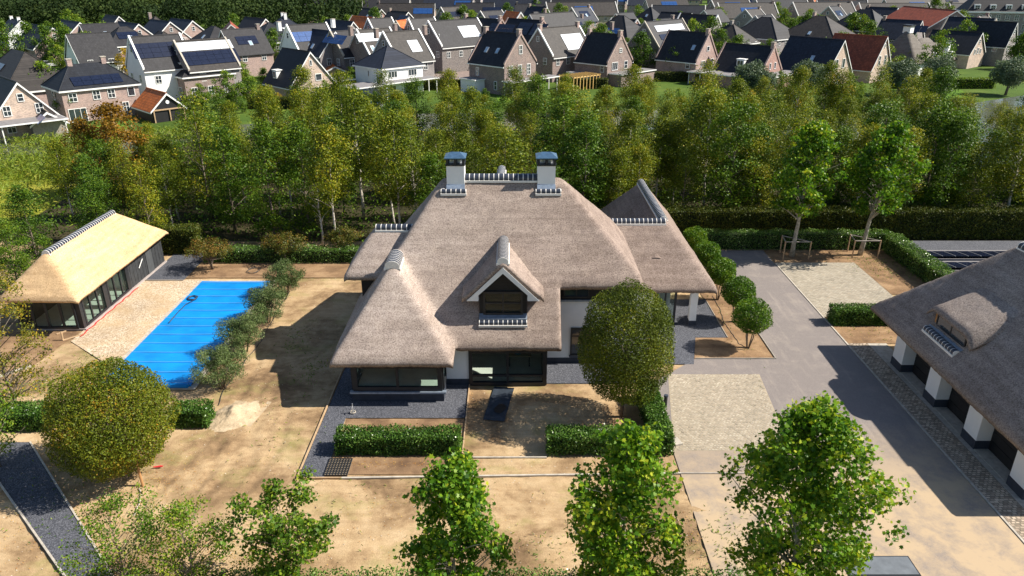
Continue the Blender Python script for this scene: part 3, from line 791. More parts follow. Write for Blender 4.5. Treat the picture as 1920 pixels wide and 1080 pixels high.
for s in (-1, 1):
    MB().prism([(-.5, 37.14, 7.08), (-.5+s*2.02, 37.14, 5.08), (-.5+s*1.36, 37.14, 5.08), (-.5+s*1.36, 37.14, 5.42), (-.5, 37.14, 6.72)][::s], (0, -.05, 0)).build('bargeboard', M_WPAINT, DM)
    MB().prism([(-.5+s*1.34, 37.15, 5.12), (-.5+s*2.0, 37.15, 5.12), (-.5+s*2.0, 37.55, 5.12), (-.5+s*1.34, 37.55, 5.12)], (0, 0, .03)).build('soffit', M_WPAINT, DM)
# wing walls and porch
pbox('wall', HV, M_WHITE, 7.1, 9.4, 44.4, 44.7, 0, 3.0); pbox('wall', HV, M_WHITE, 7.1, 11.0, 49.6, 49.9, 0, 3.0)
window(HV, (9.4, 44.42, .05), 0, 1.5, 2.7, 2, 1, M_FRAME, M_GLASS, fw=.14, bar=.1, name='porch_door', panes=True)
pbox('room_wall', HV, M_ROOM, 7.2, 10.9, 47.0, 47.1, 0, 3)
pbox('post', HV, M_WHITE, 11.85, 12.3, 44.3, 44.75, .35, 2.95); pbox('post_base', HV, M_PLINTH, 11.83, 12.32, 44.27, 44.77, 0, .35)
pbox('post', HV, M_WHITE, 11.85, 12.3, 52.3, 52.75, 0, 2.95)
pbox('porch_wall', HV, M_WHITE, 10.95, 11.2, 47.5, 53, 0, 3.0); pbox('porch_beam', HV, M_WHITE, 10.9, 12.3, 52.3, 52.7, 2.0, 2.95)
pbox('wall', HV, M_WHITE, 8, 12.2, 53, 59.8, 0, 3.0)

# ------------------------------------------------------------------ pool house with a new straw-coloured roof
PV = thing('pool_house', 'long black timber pool house with new straw-coloured thatched roof', 'pool house', (-28.4, 43.6, 0))
PV.location = (0, 0, 0)
def f_pv(x, y):
    r = 2.62 + 1.0*(-27.7-x); l = 2.62 + 1.0*(x+32.9); a = 2.62 + 1.22*(y-42.75); b = 2.62 + .92*(56.2-y)
    return smin(smin(r, l, .25), smin(a, b, .3), .45)
pr_ = thatch_roof('roof', [(-32.9, -27.7, 42.75, 56.2)], f_pv, .26, M_THATCH_NEW, PV, rough=.015)
ridge_tiles(pr_, (-30.3, 44.75, 5.02), (-30.3, 53.4, 5.02), .24, .27)
pbox('floor', PV, M_FLOOR, -32.4, -28.4, 43.7, 55.8, .1, .14)
pbox('foundation', PV, plain('foundation_block', (.36, .31, .29), .9), -32.5, -28.15, 43.55, 55.95, 0, .12)
pbox('back_wall', PV, M_BLACK, -32.5, -32.3, 43.6, 55.9, .12, 2.7)
pbox('inner_wall', PV, M_ROOM, -32.3, -28.5, 50.2, 50.3, .14, 2.7)
pbox('end_wall', PV, M_BLACK, -32.5, -28.3, 55.7, 55.9, .12, 2.7)
for k in range(24):     # upright boards of the closed end
    y0 = 50.25 + k*.232
    pbox('board', PV, plain('dark_board', (.035, .038, .042), .7, .25, 3), -28.5, -28.3 + .012*(k % 2), y0, y0+.222, .12, 2.65)
pbox('service_door', PV, plain('grey_door', (.07, .075, .08), .6), -28.31, -28.24, 53.0, 53.95, .14, 2.2)
for k, y0 in enumerate((43.95, 45.9, 47.05, 49.0)):
    pass
for y0, w in ((43.95, 2.75), (47.15, 2.75)):
    window(PV, (-28.35, y0, .14), R(90), w, 2.5, 3, 1, M_FRAME, M_GLASS, bar=.13, fw=.14, depth=.1, name='folding_door', panes=True)
for y0, y1 in ((43.6, 43.95), (46.7, 47.15), (49.9, 50.25)): pbox('post', PV, M_FRAME, -28.6, -28.28, y0, y1, .12, 2.66)
window(PV, (-32.4, 43.62, .14), 0, 3.8, 2.5, 4, 1, M_FRAME, M_GLASS, bar=.15, fw=.14, depth=.1, name='folding_door', panes=True)
mb = MB(); mb.tube([(0, 0, 0), (.1, .55, .55)], .03, 6)
tag(mb.build('white_batten', M_WPAINT, None, (-28.18, 51.6, 1.2)), 'white batten leaning on the black end of the pool house', 'batten')
# red barrier ribbon trailing along the sill
pts = [(-28.05 + .05*math.sin(i*1.7), 42.6 + i*.35, .035 + .012*math.sin(i*2.3)) for i in range(24)]
mb = MB()
for a, b in zip(pts[:-1], pts[1:]): mb.add([(a[0]-.06, a[1], a[2]), (a[0]+.06, a[1], a[2]+.02), (b[0]+.06, b[1], b[2]+.02), (b[0]-.06, b[1], b[2])], [(0, 1, 2, 3)])
tag(mb.build('barrier_ribbon', M_RED), 'red plastic ribbon lying along the pool house sill', 'ribbon')
mb = MB().tube([(0, 0, -.02), (.02, .02, .6)], .055, 8)
tag(mb.build('stake', M_WOOD, None, (*at(118, 638), 0)), 'short wooden stake at the end of the concrete edging', 'stake')
for i, (px, py, a, L) in enumerate(((60, 645, .1, 1.0), (90, 655, -.2, .5), (115, 624, .9, .6), (140, 632, .8, 1.4))):
    tag(MB().box(-L/2, L/2, -.06, .06, 0, .04).build('plank', M_WOOD if i != 1 else M_FRAME, None, (*at(px, py), .005), a),
        ['pale plank lying flat on the brown building plot', 'short black batten lying on the brown building plot', 'small plank under the corner of the pool house', 'plank beside the start of the red ribbon'][i], 'plank')

# ------------------------------------------------------------------ pool under its blue cover
PL = thing('swimming_pool', 'rectangular pool under a bright blue winter cover with pale bars', 'pool')
x0, x1, y0, y1 = -23.6, -18.35, 36.4, 51.6
mb = MB(); nxp, nyp = 30, 90
VV = []; 
for j in range(nyp+1):
    for i in range(nxp+1):
        x = x0+(x1-x0)*i/nxp; y = y0+(y1-y0)*j/nyp
        sag = -.05*math.sin(math.pi*i/nxp)*(.6+.4*math.sin(math.pi*((y-y0) % 1.17)/1.17))
        VV.append((x, y, .14 + sag + .006*math.sin(y*9+x*2)))
FF = [(j*(nxp+1)+i, j*(nxp+1)+i+1, (j+1)*(nxp+1)+i+1, (j+1)*(nxp+1)+i) for j in range(nyp) for i in range(nxp)]
me = bpy.data.meshes.new('cover'); me.from_pydata(VV, [], FF); me.polygons.foreach_set('use_smooth', [True]*len(FF))
cv = link('cover', me, M_BLUE, PL)
pbox('cover_flap', cv, M_BLUE, x0, x1, y0-.05, y0, -.02, .14)
M_BAR = plain('pale_bar', (.16, .36, .62), .5)
for k in range(13):
    y = y0 + .25 + k*1.22
    MB().tube([(x0-.05, y, .15), ((x0+x1)/2, y, .13), (x1+.05, y, .15)], .016, 6).build('bar', M_BAR, PL)
MB().tube([(x0+.1, y0-.12, .13), (x1-.1, y0-.12, .13)], .15, 12).build('cover_roll', M_BLUE, PL)
for a in ((x0-.32, x0, y0-.3, y1+.3), (x1, x1+.32, y0-.3, y1+.3), (x0, x1, y1, y1+.3), (x0, x1, y0-.3, y0-.04)):
    pbox('coping', PL, M_KERB, a[0], a[1], a[2], a[3], -.02, .07)
def coil(name, label, cat, c, r, n, mat, rad=.03, tail=None, z=.05):
    pts = []
    for i in range(int(n*16)):
        a = i*math.pi/8; rr = r*(1 + .18*math.sin(i*.7)); pts.append((c[0]+rr*math.cos(a), c[1]+rr*math.sin(a), z + .012*math.sin(i*1.3) + .004*i/n/4))
    if tail: pts += [(x, y, z) for x, y in tail]
    return tag(MB().tube(pts, rad, 6).build(name, mat, smooth=True), label, cat)
coil('hose_coil', 'coiled dark hose lying on the blue pool cover', 'hose', at(362, 563), .32, 3, plain('blue_black_hose', (.02, .05, .10), .5), .035, [at(350, 575), at(335, 590), at(318, 610)], .2)
coil('cable_coil', 'loose coil of cable on the soil in front of the berberis hedge', 'cable', at(475, 508), .5, 2, M_HOSE, .02)
def snake(name, label, cat, px, mat, rad=.02, z=.02):
    P = [Vector((*at(*p), z)) for p in px]; out = []
    for a, b in zip(P[:-1], P[1:]):
        for k in range(5): out.append(a.lerp(b, k/5) + Vector((rng.normal(0, .03), rng.normal(0, .03), 0)))
    return tag(MB().tube(out + [P[-1]], rad, 5).build(name, mat, smooth=True), label, cat)
snake('irrigation_hose', 'thin black irrigation hose along the olive bushes', 'hose', [(545, 545), (520, 585), (500, 620), (490, 640), (465, 670), (440, 705), (420, 730), (410, 760)], M_HOSE)
snake('cable', 'pale cable curving beside the big clipped tree', 'cable', [(262, 915), (265, 935), (258, 955), (247, 970)], M_KERB, .025)
snake('drip_hose', 'black drip hose winding between the small ball trees', 'hose', [(1335, 555), (1350, 580), (1355, 600), (1372, 625), (1385, 645), (1405, 655)], M_HOSE)
mb = MB().tube([(0, 0, .05), (.35, .05, .06), (.45, .05, .07)], [.03, .05, .02], 8)
tag(mb.build('red_nozzle', M_RED, None, (*at(288, 878), .02)), 'red hose nozzle on the sand beside the big clipped tree', 'nozzle')

# heap of pale sand
c = at(440, 778); mb = MB(); n = 40; VV = []
for j in range(n+1):
    for i in range(n+1):
        u, v = (i/n-.5)*2, (j/n-.5)*2
        r = math.hypot(u*1.05, v); hgt = max(0, 1-r)**1.1*.55 + .11*math.sin(u*7+v*4+2*math.sin(v*5))*math.sin(v*6-u*3)*max(0, 1-r) + rng.normal(0, .02)*(r < 1)
        VV.append((c[0]+u*1.35 + .25*v, c[1]+v*1.5, -.05+hgt))
FF = [(j*(n+1)+i, j*(n+1)+i+1, (j+1)*(n+1)+i+1, (j+1)*(n+1)+i) for j in range(n) for i in range(n)]
me = bpy.data.meshes.new('sand_heap'); me.from_pydata(VV, [], FF); me.polygons.foreach_set('use_smooth', [True]*len(FF))
tag(link('sand_heap', me, M_SAND), 'low heap of pale sand beside the short clipped hedge', 'sand heap')
# rubber mat, drain grid, tap post, pallet of sheets
mt = thing('rubber_mat', 'dark rubber mat lying askew before the garden doors', 'mat', (*at(936, 757), .0), R(-9))
VV = []; n = 14
for j in range(n+1):
    for i in range(7): VV.append(((i/6-.5)*1.15, (j/n-.5)*3.4, .02 + .02*abs(math.sin(i*1.1+j*.6)) + (.03 if i in (0, 6) else 0)*abs(math.sin(j*.5))))
FF = [(j*7+i, j*7+i+1, (j+1)*7+i+1, (j+1)*7+i) for j in range(n) for i in range(6)]
me = bpy.data.meshes.new('sheet'); me.from_pydata(VV, [], FF); me.polygons.foreach_set('use_smooth', [True]*len(FF)); link('sheet', me, plain('rubber', (.03, .04, .055), .55, .3, 3), mt)
link('puddle', MB().poly([(.15+.3*math.cos(a)*(1+.2*math.sin(2*a)), -.55+.48*math.sin(a), .065) for a in np.linspace(0, 2*math.pi, 15)[:-1]]).mesh('puddle'), plain('wet_sand', (.035, .03, .026), .3), mt)
dg = thing('drain_grid', 'black plastic gravel grid at the corner of the terrace', 'grid', (*at(634, 877), .03))
mb = MB()
for k in range(9): mb.box(-.55+k*.137, -.52+k*.137, -.65, .65, 0, .05)
for k in range(11): mb.box(-.56, .58, -.65+k*.128, -.62+k*.128, 0, .046)
mb.build('grating', M_FRAME, dg); pbox('tray', dg, M_SANDBED, -.56, .58, -.65, .66, -.03, .01)
tp = thing('garden_tap', 'small metal garden tap standing on the gravel terrace', 'tap', (*at(662, 775), .02))
MB().tube([(0, 0, 0), (0, 0, .5), (.02, -.05, .62)], [.04, .03, .02], 8).build('standpipe', M_ALU, tp)
MB().tube([(0, 0, .42), (.0, -.18, .40), (0, -.2, .3)], .025, 6).build('spout', M_ALU, tp)
MB().tube([(.14*math.cos(a), .14*math.sin(a), .05+.02*a/6) for a in np.linspace(0, 12, 30)], .025, 6).build('hose', M_KERB, tp)
lb = thing('bollard_light', 'dark bollard light at the corner of the front hedge', 'bollard', (*at(1247, 762), .0))
MB().tube([(0, 0, 0), (0, 0, .62)], .1, 10).build('post', M_FRAME, lb); MB().tube([(0, 0, .62), (0, 0, .72)], .12, 10).build('cap', M_PLINTH, lb)
sp = thing('step_stone', 'pale stone block at the corner of the drive', 'stone', (*at(1268, 830), .0), .3)
sp2 = MB().box(-.2, .2, -.3, .3, 0, .12).build('block', M_KERB, sp)
dh = thing('cellar_hatch', 'grey metal hatch in the ground at the bottom of the drive', 'hatch', (*at(1655, 1062), .02))
pbox('lid', dh, plain('hatch_steel', (.13, .145, .16), .5, .2, 3), -1.5, 1.2, -.5, .45, 0, .06); pbox('frame', dh, M_FRAME, -1.56, 1.26, -.56, .51, -.02, .045)

# ------------------------------------------------------------------ garage with thatched roof
GA = thing('thatched_garage', 'thatched garage with white piers and black doors beside the drive', 'garage')
def f_ga(x, y):
    l = 2.82 + .945*(x-22.3); r = 8.2 - .945*(x-28); a = 2.95 + 1.5*(41.5-y); b = 2.95 + 1.5*(y-25.6)
    return smin(smin(l, r, .3), smin(a, b, .3), .35)
gr_ = thatch_roof('roof', [(22.3, 34.0, 25.6, 41.5)], f_ga, .32, M_THATCH_G, GA, step=.2)
ridge_tiles(gr_, (28.0, 29.3, 8.05), (28.0, 37.9, 8.05), .28, .29)
for i, y in enumerate((38.6, 34.8, 31.0, 27.2)):
    pbox('pier', GA, M_WHITE, 23.0, 24.2, y-.55, y+.55, .5, 3.1); pbox('pier_base', GA, M_PLINTH, 22.97, 24.2, y-.58, y+.58, 0, .5)
for y0 in (35.35, 31.55, 27.75):
    d = pbox('garage_door', GA, M_BLACK, 23.75, 23.85, y0, y0+2.7, .03, 2.7)
    for k in range(5): pbox('door_panel', d, M_BLACK, 23.70, 23.75, y0+.04, y0+2.66, .06+k*.53, .06+k*.53+.5)
pbox('threshold', GA, M_KERB, 23.0, 23.75, 26.7, 39, .0, .04)
pbox('wall', GA, M_WHITE, 24.2, 33.2, 38.8, 39.1, 0, 3.4); pbox('wall', GA, M_WHITE, 33, 33.3, 26.8, 39, 0, 3.4)
pbox('wall', GA, M_WHITE, 24.2, 33.0, 26.65, 26.95, 0, 3.4); pbox('upper_wall', GA, M_BLACK, 24.2, 24.3, 26.8, 39, 2.7, 3.2)
# shed dormer
gd = link('dormer', MB().box(23.55, 26.4, 33.75, 36.75, 3.5, 4.6).mesh('dormer'), M_THATCH_G, GA)
pbox('cheek', gd, M_CHEEK, 23.50, 23.56, 36.62, 36.8, 3.6, 4.62)
window(gd, (23.53, 36.62, 3.86), R(-90), 2.8, .74, 2, 1, M_FRAME, M_DGLASS, bar=.09, fw=.09, depth=.06, panes=True)
MB().prism([(23.24, 33.7, 3.74), (23.55, 33.7, 3.86), (23.55, 36.8, 3.86), (23.24, 36.8, 3.74)], (0, 0, .04)).build('lead_apron', M_ZINC, gd)
ridge_tiles(gd, (23.12, 33.75, 3.62), (23.12, 36.75, 3.62), .18, .27)
def f_gd(x, y):
    e = np.minimum(np.abs(y-33.1), np.abs(37.4-y)); z = 4.84 + .5*(x-23.3)
    return z - .5*np.clip(1-e/.8, 0, 1)**2
thatch_roof('dormer_roof', [(23.3, 26.9, 33.1, 37.4)], f_gd, .26, M_THATCH_G, gd, step=.15)
# ground-mounted solar array behind the garage hedge
for r, (yy, n0) in enumerate(((57.1, 8), (54.6, 7))):
    sa = thing('solar_rack', ['long row of ground-mounted solar panels nearer the tall hedge', 'row of ground-mounted solar panels half hidden by the garage roof'][r], 'solar array', (33.9 + .3*(1-r), yy, 0), 0, 'ground solar rows')
    for k in range(n0):
        p = MB().box(k*1.05, k*1.05+1.0, -.85, .85, 0, .04).build('panel', M_SOLAR, sa, (0, 0, .25)); p.rotation_euler = (R(-8), 0, 0)
        for q in (MB().box(k*1.05+1.0, k*1.05+1.05, -.86, .86, .0, .05),): e = q.build('rail', M_ALU, sa, (0, 0, .25)); e.rotation_euler = (R(-8), 0, 0)
    pbox('ballast', sa, M_SHADE, 0, n0*1.05, .85, 1.05, 0, .2); pbox('ballast', sa, M_SHADE, 0, n0*1.05, -.95, -.86, 0, .18)

# ------------------------------------------------------------------ hedges
hedge('laurel_hedge', 'clipped laurel hedge in front of the bay window', [(-8.65, -2.6, 29.9, 30.95)], 1.05, L_HEDGE)
hedge('laurel_hedge', 'L-shaped laurel hedge round the clipped tree by the cobbles', [(1.75, 7.9, 29.95, 31.0), (6.95, 7.95, 31.0, 35.4)], 1.05, L_HEDGE)
hedge('laurel_hedge', 'short laurel hedge between the drive and the garage gable', [(21.5, 25.6, 44.2, 45.3)], 1.15, L_HEDGE)
hedge('laurel_hedge', 'short end of hedge right of the big clipped tree', [(-17.75, -15.85, 32.3, 33.4)], 1.0, L_HEDGE)
hedge('laurel_hedge', 'stretch of hedge left of the big clipped tree', [(-33.0, -24.1, 32.0, 33.3)], 1.0, L_HEDGE)
hedge('laurel_hedge', 'laurel hedge turning the corner behind the two staked plane trees', [(15.9, 32.2, 58.7, 59.8), (31.4, 32.7, 49.0, 58.7)], 1.5, L_HEDGE, dens=300, size=.09)
hedge('beech_hedge', 'tall clipped beech hedge along the woodland edge', [(13.5, 75, 61.4, 62.9)], 2.6, L_BHEDGE, dens=300, size=.12)
hedge('laurel_hedge', 'low dark hedge at the foot of the birch wood behind the pool', [(-25.0, -9.6, 55.6, 56.9)], 1.15, L_HEDGE, dens=300, size=.09)
hedge('laurel_hedge', 'hedge top along the lower edge of the picture', [(-16, 9, 20.2, 21.5)], 1.0, L_HEDGE, dens=300)
hedge('beech_hedge', 'dense hedge behind the straw roof of the pool house', [(-34.2, -26.2, 57.6, 59.2)], 2.2, L_BHEDGE, dens=300, size=.12)

# ------------------------------------------------------------------ trees of the garden
def ball_tree(name, label, cat, loc, R3, z0, zc, lm, n, size, trunk_r, stems=1, group=None, lump=.06, bark=None, gaps=0.0, seed_off=0.0):
    t = thing(name, label, cat, (*loc, 0), 0, group)
    R3 = np.array(R3, float)
    d = sphere_pts(n); r = 1 - (rng.random(n) ** 1.7) * .5
    f = 1 + lump*(np.sin(d[:, 0]*5+seed_off)*np.sin(d[:, 1]*6+1)+.7*np.sin(d[:, 2]*7+d[:, 0]*4)) + .6*lump*np.sin(d[:, 0]*13+d[:, 2]*11)*np.sin(d[:, 1]*12+seed_off) + .5*lump*np.sin(d[:, 0]*29+d[:, 1]*17)*np.sin(d[:, 2]*27)
    P = d * (r*f)[:, None] * R3 + np.array((0, 0, zc))
    low = (P[:, 2] - zc)/R3[2]
    keep = rng.random(n) > np.clip((-low-.7)*1.4, 0, .5)
    P, d2 = P[keep], d[keep]
    tint = .42 + .2*np.sin(d2[:, 0]*4+seed_off)*np.sin(d2[:, 2]*5+d2[:, 1]*3) + rng.normal(0, .2, len(P))
    mb = MB()
    for s in range(stems):
        a = s*2*math.pi/max(1, stems)+.4; o = .06*(stems > 1)
        b0 = Vector((o*math.cos(a), o*math.sin(a), -.05)); top = Vector((.35*R3[0]*math.cos(a)*(stems > 1), .35*R3[1]*math.sin(a)*(stems > 1), zc))
        mb.tube([b0, b0.lerp(top, .4) + Vector((rng.normal(0, .05), rng.normal(0, .05), 0)), top], [trunk_r, trunk_r*.8, trunk_r*.5], 8)
    cl = sphere_pts(26)*R3*.8 + np.array((0, 0, zc))
    limbs(mb, (0, 0, 0), (0, 0, zc*.75), cl, trunk_r*.4)
    mb.build('trunk', bark or M_BARK, t, smooth=True)
    link('crown', leaf_mesh('crown', P, size, tint, unit(d2/R3)*1.0 + np.array((0, 0, .25)), RHOMB, .42), lm, t)
    return t
big = ball_tree('clipped_tree', 'big round clipped tree with bronze leaves at the edge of the sand', 'tree', (-18.45, 28.6), (2.75, 2.75, 2.7), 0, 3.05, L_BEECH, 62000, .088, .13, lump=.06)
for k, (dx, dy) in enumerate(((1.0, -.5),)):
    st = thing('tree_stake', 'leaning wooden stake under the big clipped tree', 'stake', (*at(268, 910), 0))
    MB().tube([(0, 0, -.1), (-.22, .2, 2.6)], .06, 8).build('pole', plain('stake_wood', (.38, .20, .08), .8), st)
ball_tree('clipped_tree', 'egg-shaped clipped tree in front of the white villa wall', 'tree', (5.85, 33.4), (2.45, 2.45, 3.3), 0, 4.3, L_BEECH, 60000, .084, .12, lump=.05, seed_off=2.0)
for i, (px, py, r) in enumerate(((1402, 652, 1.18), (1378, 603, 1.12), (1345, 562, 1.08), (1320, 527, 1.04), (1297, 495, 1.0))):
    ball_tree('ball_tree', ['nearest small ball tree on thin stems beside the drive', 'second small ball tree from the front in the row by the villa', 'third small ball tree from the front in the row by the villa',
              'fourth small ball tree from the front in the row by the villa', 'farthest small ball tree in the row beside the villa wing'][i], 'tree', at(px, py), (r, r, r*.92), 0, 2.2, L_BALL, 9000, .095, .045, 4, 'row of ball trees', .06, seed_off=i*1.7)
for i, (px, py, r) in enumerate(((416, 726, 1.45), (460, 658, 1.4), (503, 603, 1.35), (536, 553, 1.3))):
    t = thing('olive_bush', ['nearest olive bush at the foot of the pool', 'second olive bush from the front along the pool', 'third olive bush from the front along the pool', 'farthest olive bush at the head of the pool'][i], 'bush', (*at(px, py), 0), 0, 'olive bushes along the pool')
    cl = sphere_pts(80)*np.array((r, r, .8*r))*(rng.random((80, 1))**.4) + np.array((0, 0, 1.5))
    cl = cl[cl[:, 2] > .55]
    mb = MB()
    for s in range(5):
        a = s*1.3+i; mb.tube([(.12*math.cos(a), .12*math.sin(a), -.05), (.3*math.cos(a), .3*math.sin(a), .6), (.5*math.cos(a), .5*math.sin(a), 1.3)], [.045, .035, .02], 6)
    limbs(mb, (0, 0, 0), (0, 0, .7), cl[:24], .02)
    mb.build('stems', M_BARK, t, smooth=True)
    link('crown', clump_crown('crown', cl, .42, 140, .10, LONG, (0, 0, 1.2)), L_OLIVE, t)

def natural_tree(name, label, cat, loc, h, crown_z0, rad, lm, nclump, crad, per, size, trunk_r, bark, shape=RHOMB, profile=None, lean=(0, 0), group=None, flat=.75, tv=.22, rz=0.0, nl=70):
    """trunk with limbs to leaf clumps spread through a crown envelope"""
    t = thing(name, label, cat, (*loc, 0), rz, group)
    profile = profile or (lambda u: math.sin(math.pi*min(1, .12+u*.88))**.7)
    cl = []
    while len(cl) < nclump:
        u = rng.random(); a = rng.random()*2*math.pi; rr = rad*profile(u)*(rng.random()**.45)*(1+.26*math.sin(a*3+u*5)+.2*math.sin(a*2-u*8+1))
        z = crown_z0 + u*(h-crown_z0)
        cl.append((rr*math.cos(a)+lean[0]*z/h, rr*math.sin(a)+lean[1]*z/h, z))
    cl = np.array(cl)
    mb = MB()
    nseg = 7; top = h*.93
    tp = [Vector((lean[0]*s/nseg + (rng.normal(0, .05)*rad*.3 if 0 < s else 0), lean[1]*s/nseg + (rng.normal(0, .05)*rad*.3 if 0 < s else 0), -.1 + top*s/nseg)) for s in range(nseg+1)]
    mb.tube(tp, [trunk_r*(1.15 if s == 0 else 1)*(1-.88*s/nseg) for s in range(nseg+1)], 8)
    for c in cl[:nl]:
        zb = max(crown_z0*.8, c[2]-.55*math.hypot(c[0]-lean[0]*c[2]/h, c[1]-lean[1]*c[2]/h)-.3)
        f = min(1, zb/top)*nseg; k = min(nseg-1, int(f)); b = tp[k].lerp(tp[k+1], f-k)
        mid = b.lerp(Vector(c), .5) + Vector((0, 0, .12*rad*.4)); rb = trunk_r*(1-.85*f/nseg)*.5
        mb.tube([b, mid, Vector(c)], [rb, rb*.6, .012], 5, cap=False)
    mb.build('trunk', bark, t, smooth=True)
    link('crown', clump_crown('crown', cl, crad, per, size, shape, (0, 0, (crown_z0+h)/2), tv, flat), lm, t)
    return t
def dloc(px, D): return ((px-960)/FPX*(D*cp_+(CAM_H-5)*sp_), D)
pl_prof = lambda u: (1-u)**.33*min(1, .55+u*1.6)*(.82+.3*rng.random())
natural_tree('plane_tree', 'smallest of the three leafy plane trees at the bottom, left of centre', 'tree', dloc(850, 18.6), 7.9, 2.6, 1.95, L_PLANE, 150, .42, 62, .105, .10, M_BARKP, LOBED, pl_prof, flat=1.0)
natural_tree('plane_tree', 'middle plane tree at the bottom overlapping the L-shaped hedge', 'tree', dloc(1180, 18.8), 9.0, 2.6, 2.15, L_PLANE, 200, .44, 62, .105, .12, M_BARKP, LOBED, pl_prof, lean=(-.3, 0), flat=1.0)
natural_tree('plane_tree', 'large plane tree at the bottom beside the sandy drive', 'tree', dloc(1505, 19.2), 9.5, 2.6, 2.7, L_PLANE, 280, .46, 62, .105, .14, M_BARKP, LOBED, pl_prof, lean=(-.2, 0), flat=1.0)
natural_tree('maple_tree', 'multi-stemmed young maple at the bottom on the sand', 'tree', dloc(520, 21.0), 4.9, 1.5, 1.9, L_SHRUB, 95, .4, 60, .09, .06, M_BARK, LOBED, lambda u: .35+.65*u**.5*(1-u)**.25*1.3)
natural_tree('young_tree', 'thin yellow-green young tree in the lower left corner', 'tree', dloc(330, 20.6), 4.6, 1.0, 1.9, L_SHRUB, 95, .45, 60, .09, .05, M_BARK)
natural_tree('young_tree', 'sparse young tree beside the gravel path at the bottom', 'tree', dloc(195, 20.8), 4.8, 1.0, 2.0, L_SHRUB, 95, .45, 60, .09, .05, M_BARK)
natural_tree('yellow_birch', 'yellowing birch at the left edge before the pool house', 'tree', (-26.7, 33.8), 8.9, 1.2, 2.4, L_YELLOW, 130, .5, 64, .11, .09, M_BARK)
natural_tree('leaning_birch', 'green-yellow birch at the lower left edge over the path', 'tree', (-24.6, 29.0), 5.6, .8, 1.9, L_SHRUB, 80, .45, 60, .10, .07, M_BARK)
# two staked plane trees on the corner bed
for i, (px, py, h, rd) in enumerate(((1484, 480, 10.9, 2.7), (1612, 478, 10.7, 2.95))):
    x, y = at(px, py)
    natural_tree('staked_plane', ['left staked plane tree with pale trunk on the corner bed', 'right staked plane tree with wide crown on the corner bed'][i], 'tree', (x, y), h, 4.0, rd, L_PLANE, 170, .6, 55, .15, .2, M_BARKP, LOBED, lambda u: (1-u)**.36*min(1, .55+u*2.2), lean=(.35 + .6*i, 0), group='staked plane trees')
    f = thing('tree_support', ['wooden support frame round the left staked plane', 'wooden support frame round the right staked plane'][i], 'tree support', (x, y, 0), 0, 'tree support frames')
    P = [(-.95, -.7), (1.15, -.7), (-.7, .8)]
    for a, b in P: MB().tube([(a, b, -.1), (a, b, 1.55)], .055, 8).build('post', M_WOOD, f)
    for (a, b), (c_, d_) in zip(P, P[1:]+P[:1]): MB().tube([(a, b, 1.5), (c_, d_, 1.5)], .045, 6).build('rail', M_WOODG, f)
# berberis bushes before the pool hedge, shrubs
for i, (px, py, r, lab) in enumerate(((398, 505, 1.9, 'spreading bronze bush left of the pool hedge'), (535, 492, 1.8, 'reddish bush standing over the low hedge'), (648, 480, 1.5, 'reddish bush beside the villa side roof'))):
    t = thing('berberis_bush', lab, 'bush', (*at(px, py), 0), 0, 'bronze bushes by the pool hedge')
    cl = sphere_pts(70)*np.array((r, r*.8, .75))*(rng.random((70, 1))**.5) + np.array((0, 0, 1.75)); mb = MB()
    for s in range(4): mb.tube([(.06*s-.1, 0, -.05), (.2*math.cos(s*1.7), .2*math.sin(s*1.7), .9)], [.06, .04], 6)
    limbs(mb, (0, 0, 0), (0, 0, .8), cl[:30], .03); mb.build('stems', M_BARK, t, smooth=True)
    link('crown', clump_crown('crown', cl, .4, 60, .11, RHOMB), [L_BERB, L_BERB, L_BERB][i], t)

# fallen leaves and weeds on the bare ground
def scatter(n, zones):
    out = []
    for (x, y, sx, sy, k) in zones: out.append(np.stack([rng.normal(x, sx, k), rng.normal(y, sy, k), np.full(k, .01)], 1))
    return np.concatenate(out)
P = scatter(0, [(-12.5, 24.3, 2.4, 1.0, 900), (-17, 27.5, 1.6, 1.4, 420), (-20.5, 27.0, 2.5, 2.0, 300), (-5, 26, 6, 1.2, 260), (6, 24.5, 3, .8, 300), (25, 57.2, 2.6, .6, 360), (29.8, 54, 1.2, 2.4, 320), (-2.6, 35.5, .25, .6, 60), (14.5, 42, .9, 2, 160), (23.5, 43.2, 1.6, .9, 160), (-6, 29.3, 3, .15, 160), (3, 33, 2.2, 1.2, 320), (-23, 24, 2, 2, 300)])
tag(link('fallen_leaves', leaf_mesh('fallen_leaves', P, .055, rng.random(len(P)), np.tile((0, 0, 1.0), (len(P), 1)), RHOMB, .85), L_FALLEN), 'orange and yellow leaves lying on the bare sand', 'leaves', kind='stuff')
P = scatter(0, [(-12, 38.5, .5, 1.0, 160), (-14, 42.5, .6, 1.5, 160), (-25.5, 38.5, 1.1, .9, 420), (-27.2, 36.5, .6, .9, 420), (-12.5, 33, 1.4, 2.6, 120), (29.5, 55, 1.2, 1.6, 420), (-16, 25.6, 3.5, 1.0, 300), (-5, 27.2, 4, .6, 70), (24, 43, 1.2, .8, 60), (3, 23.6, 4, .6, 300), (9.5, 24, 1.2, 1, 300), (-21, 28.5, 1.6, 1.6, 160), (14.8, 46, .6, 4, 100)])
P[:, 2] = .03 + .03*rng.random(len(P))
tag(link('weeds', leaf_mesh('weeds', P, .12, rng.normal(.5, .25, len(P)), np.tile((0, 0, 1.0), (len(P), 1)), LONG, .35), L_SHRUB), 'sparse green weeds on the bare sand', 'weeds', kind='stuff')
P = np.stack([rng.uniform(-28, 22, 2600), rng.uniform(22, 54, 2600), np.full(2600, -.01)], 1)
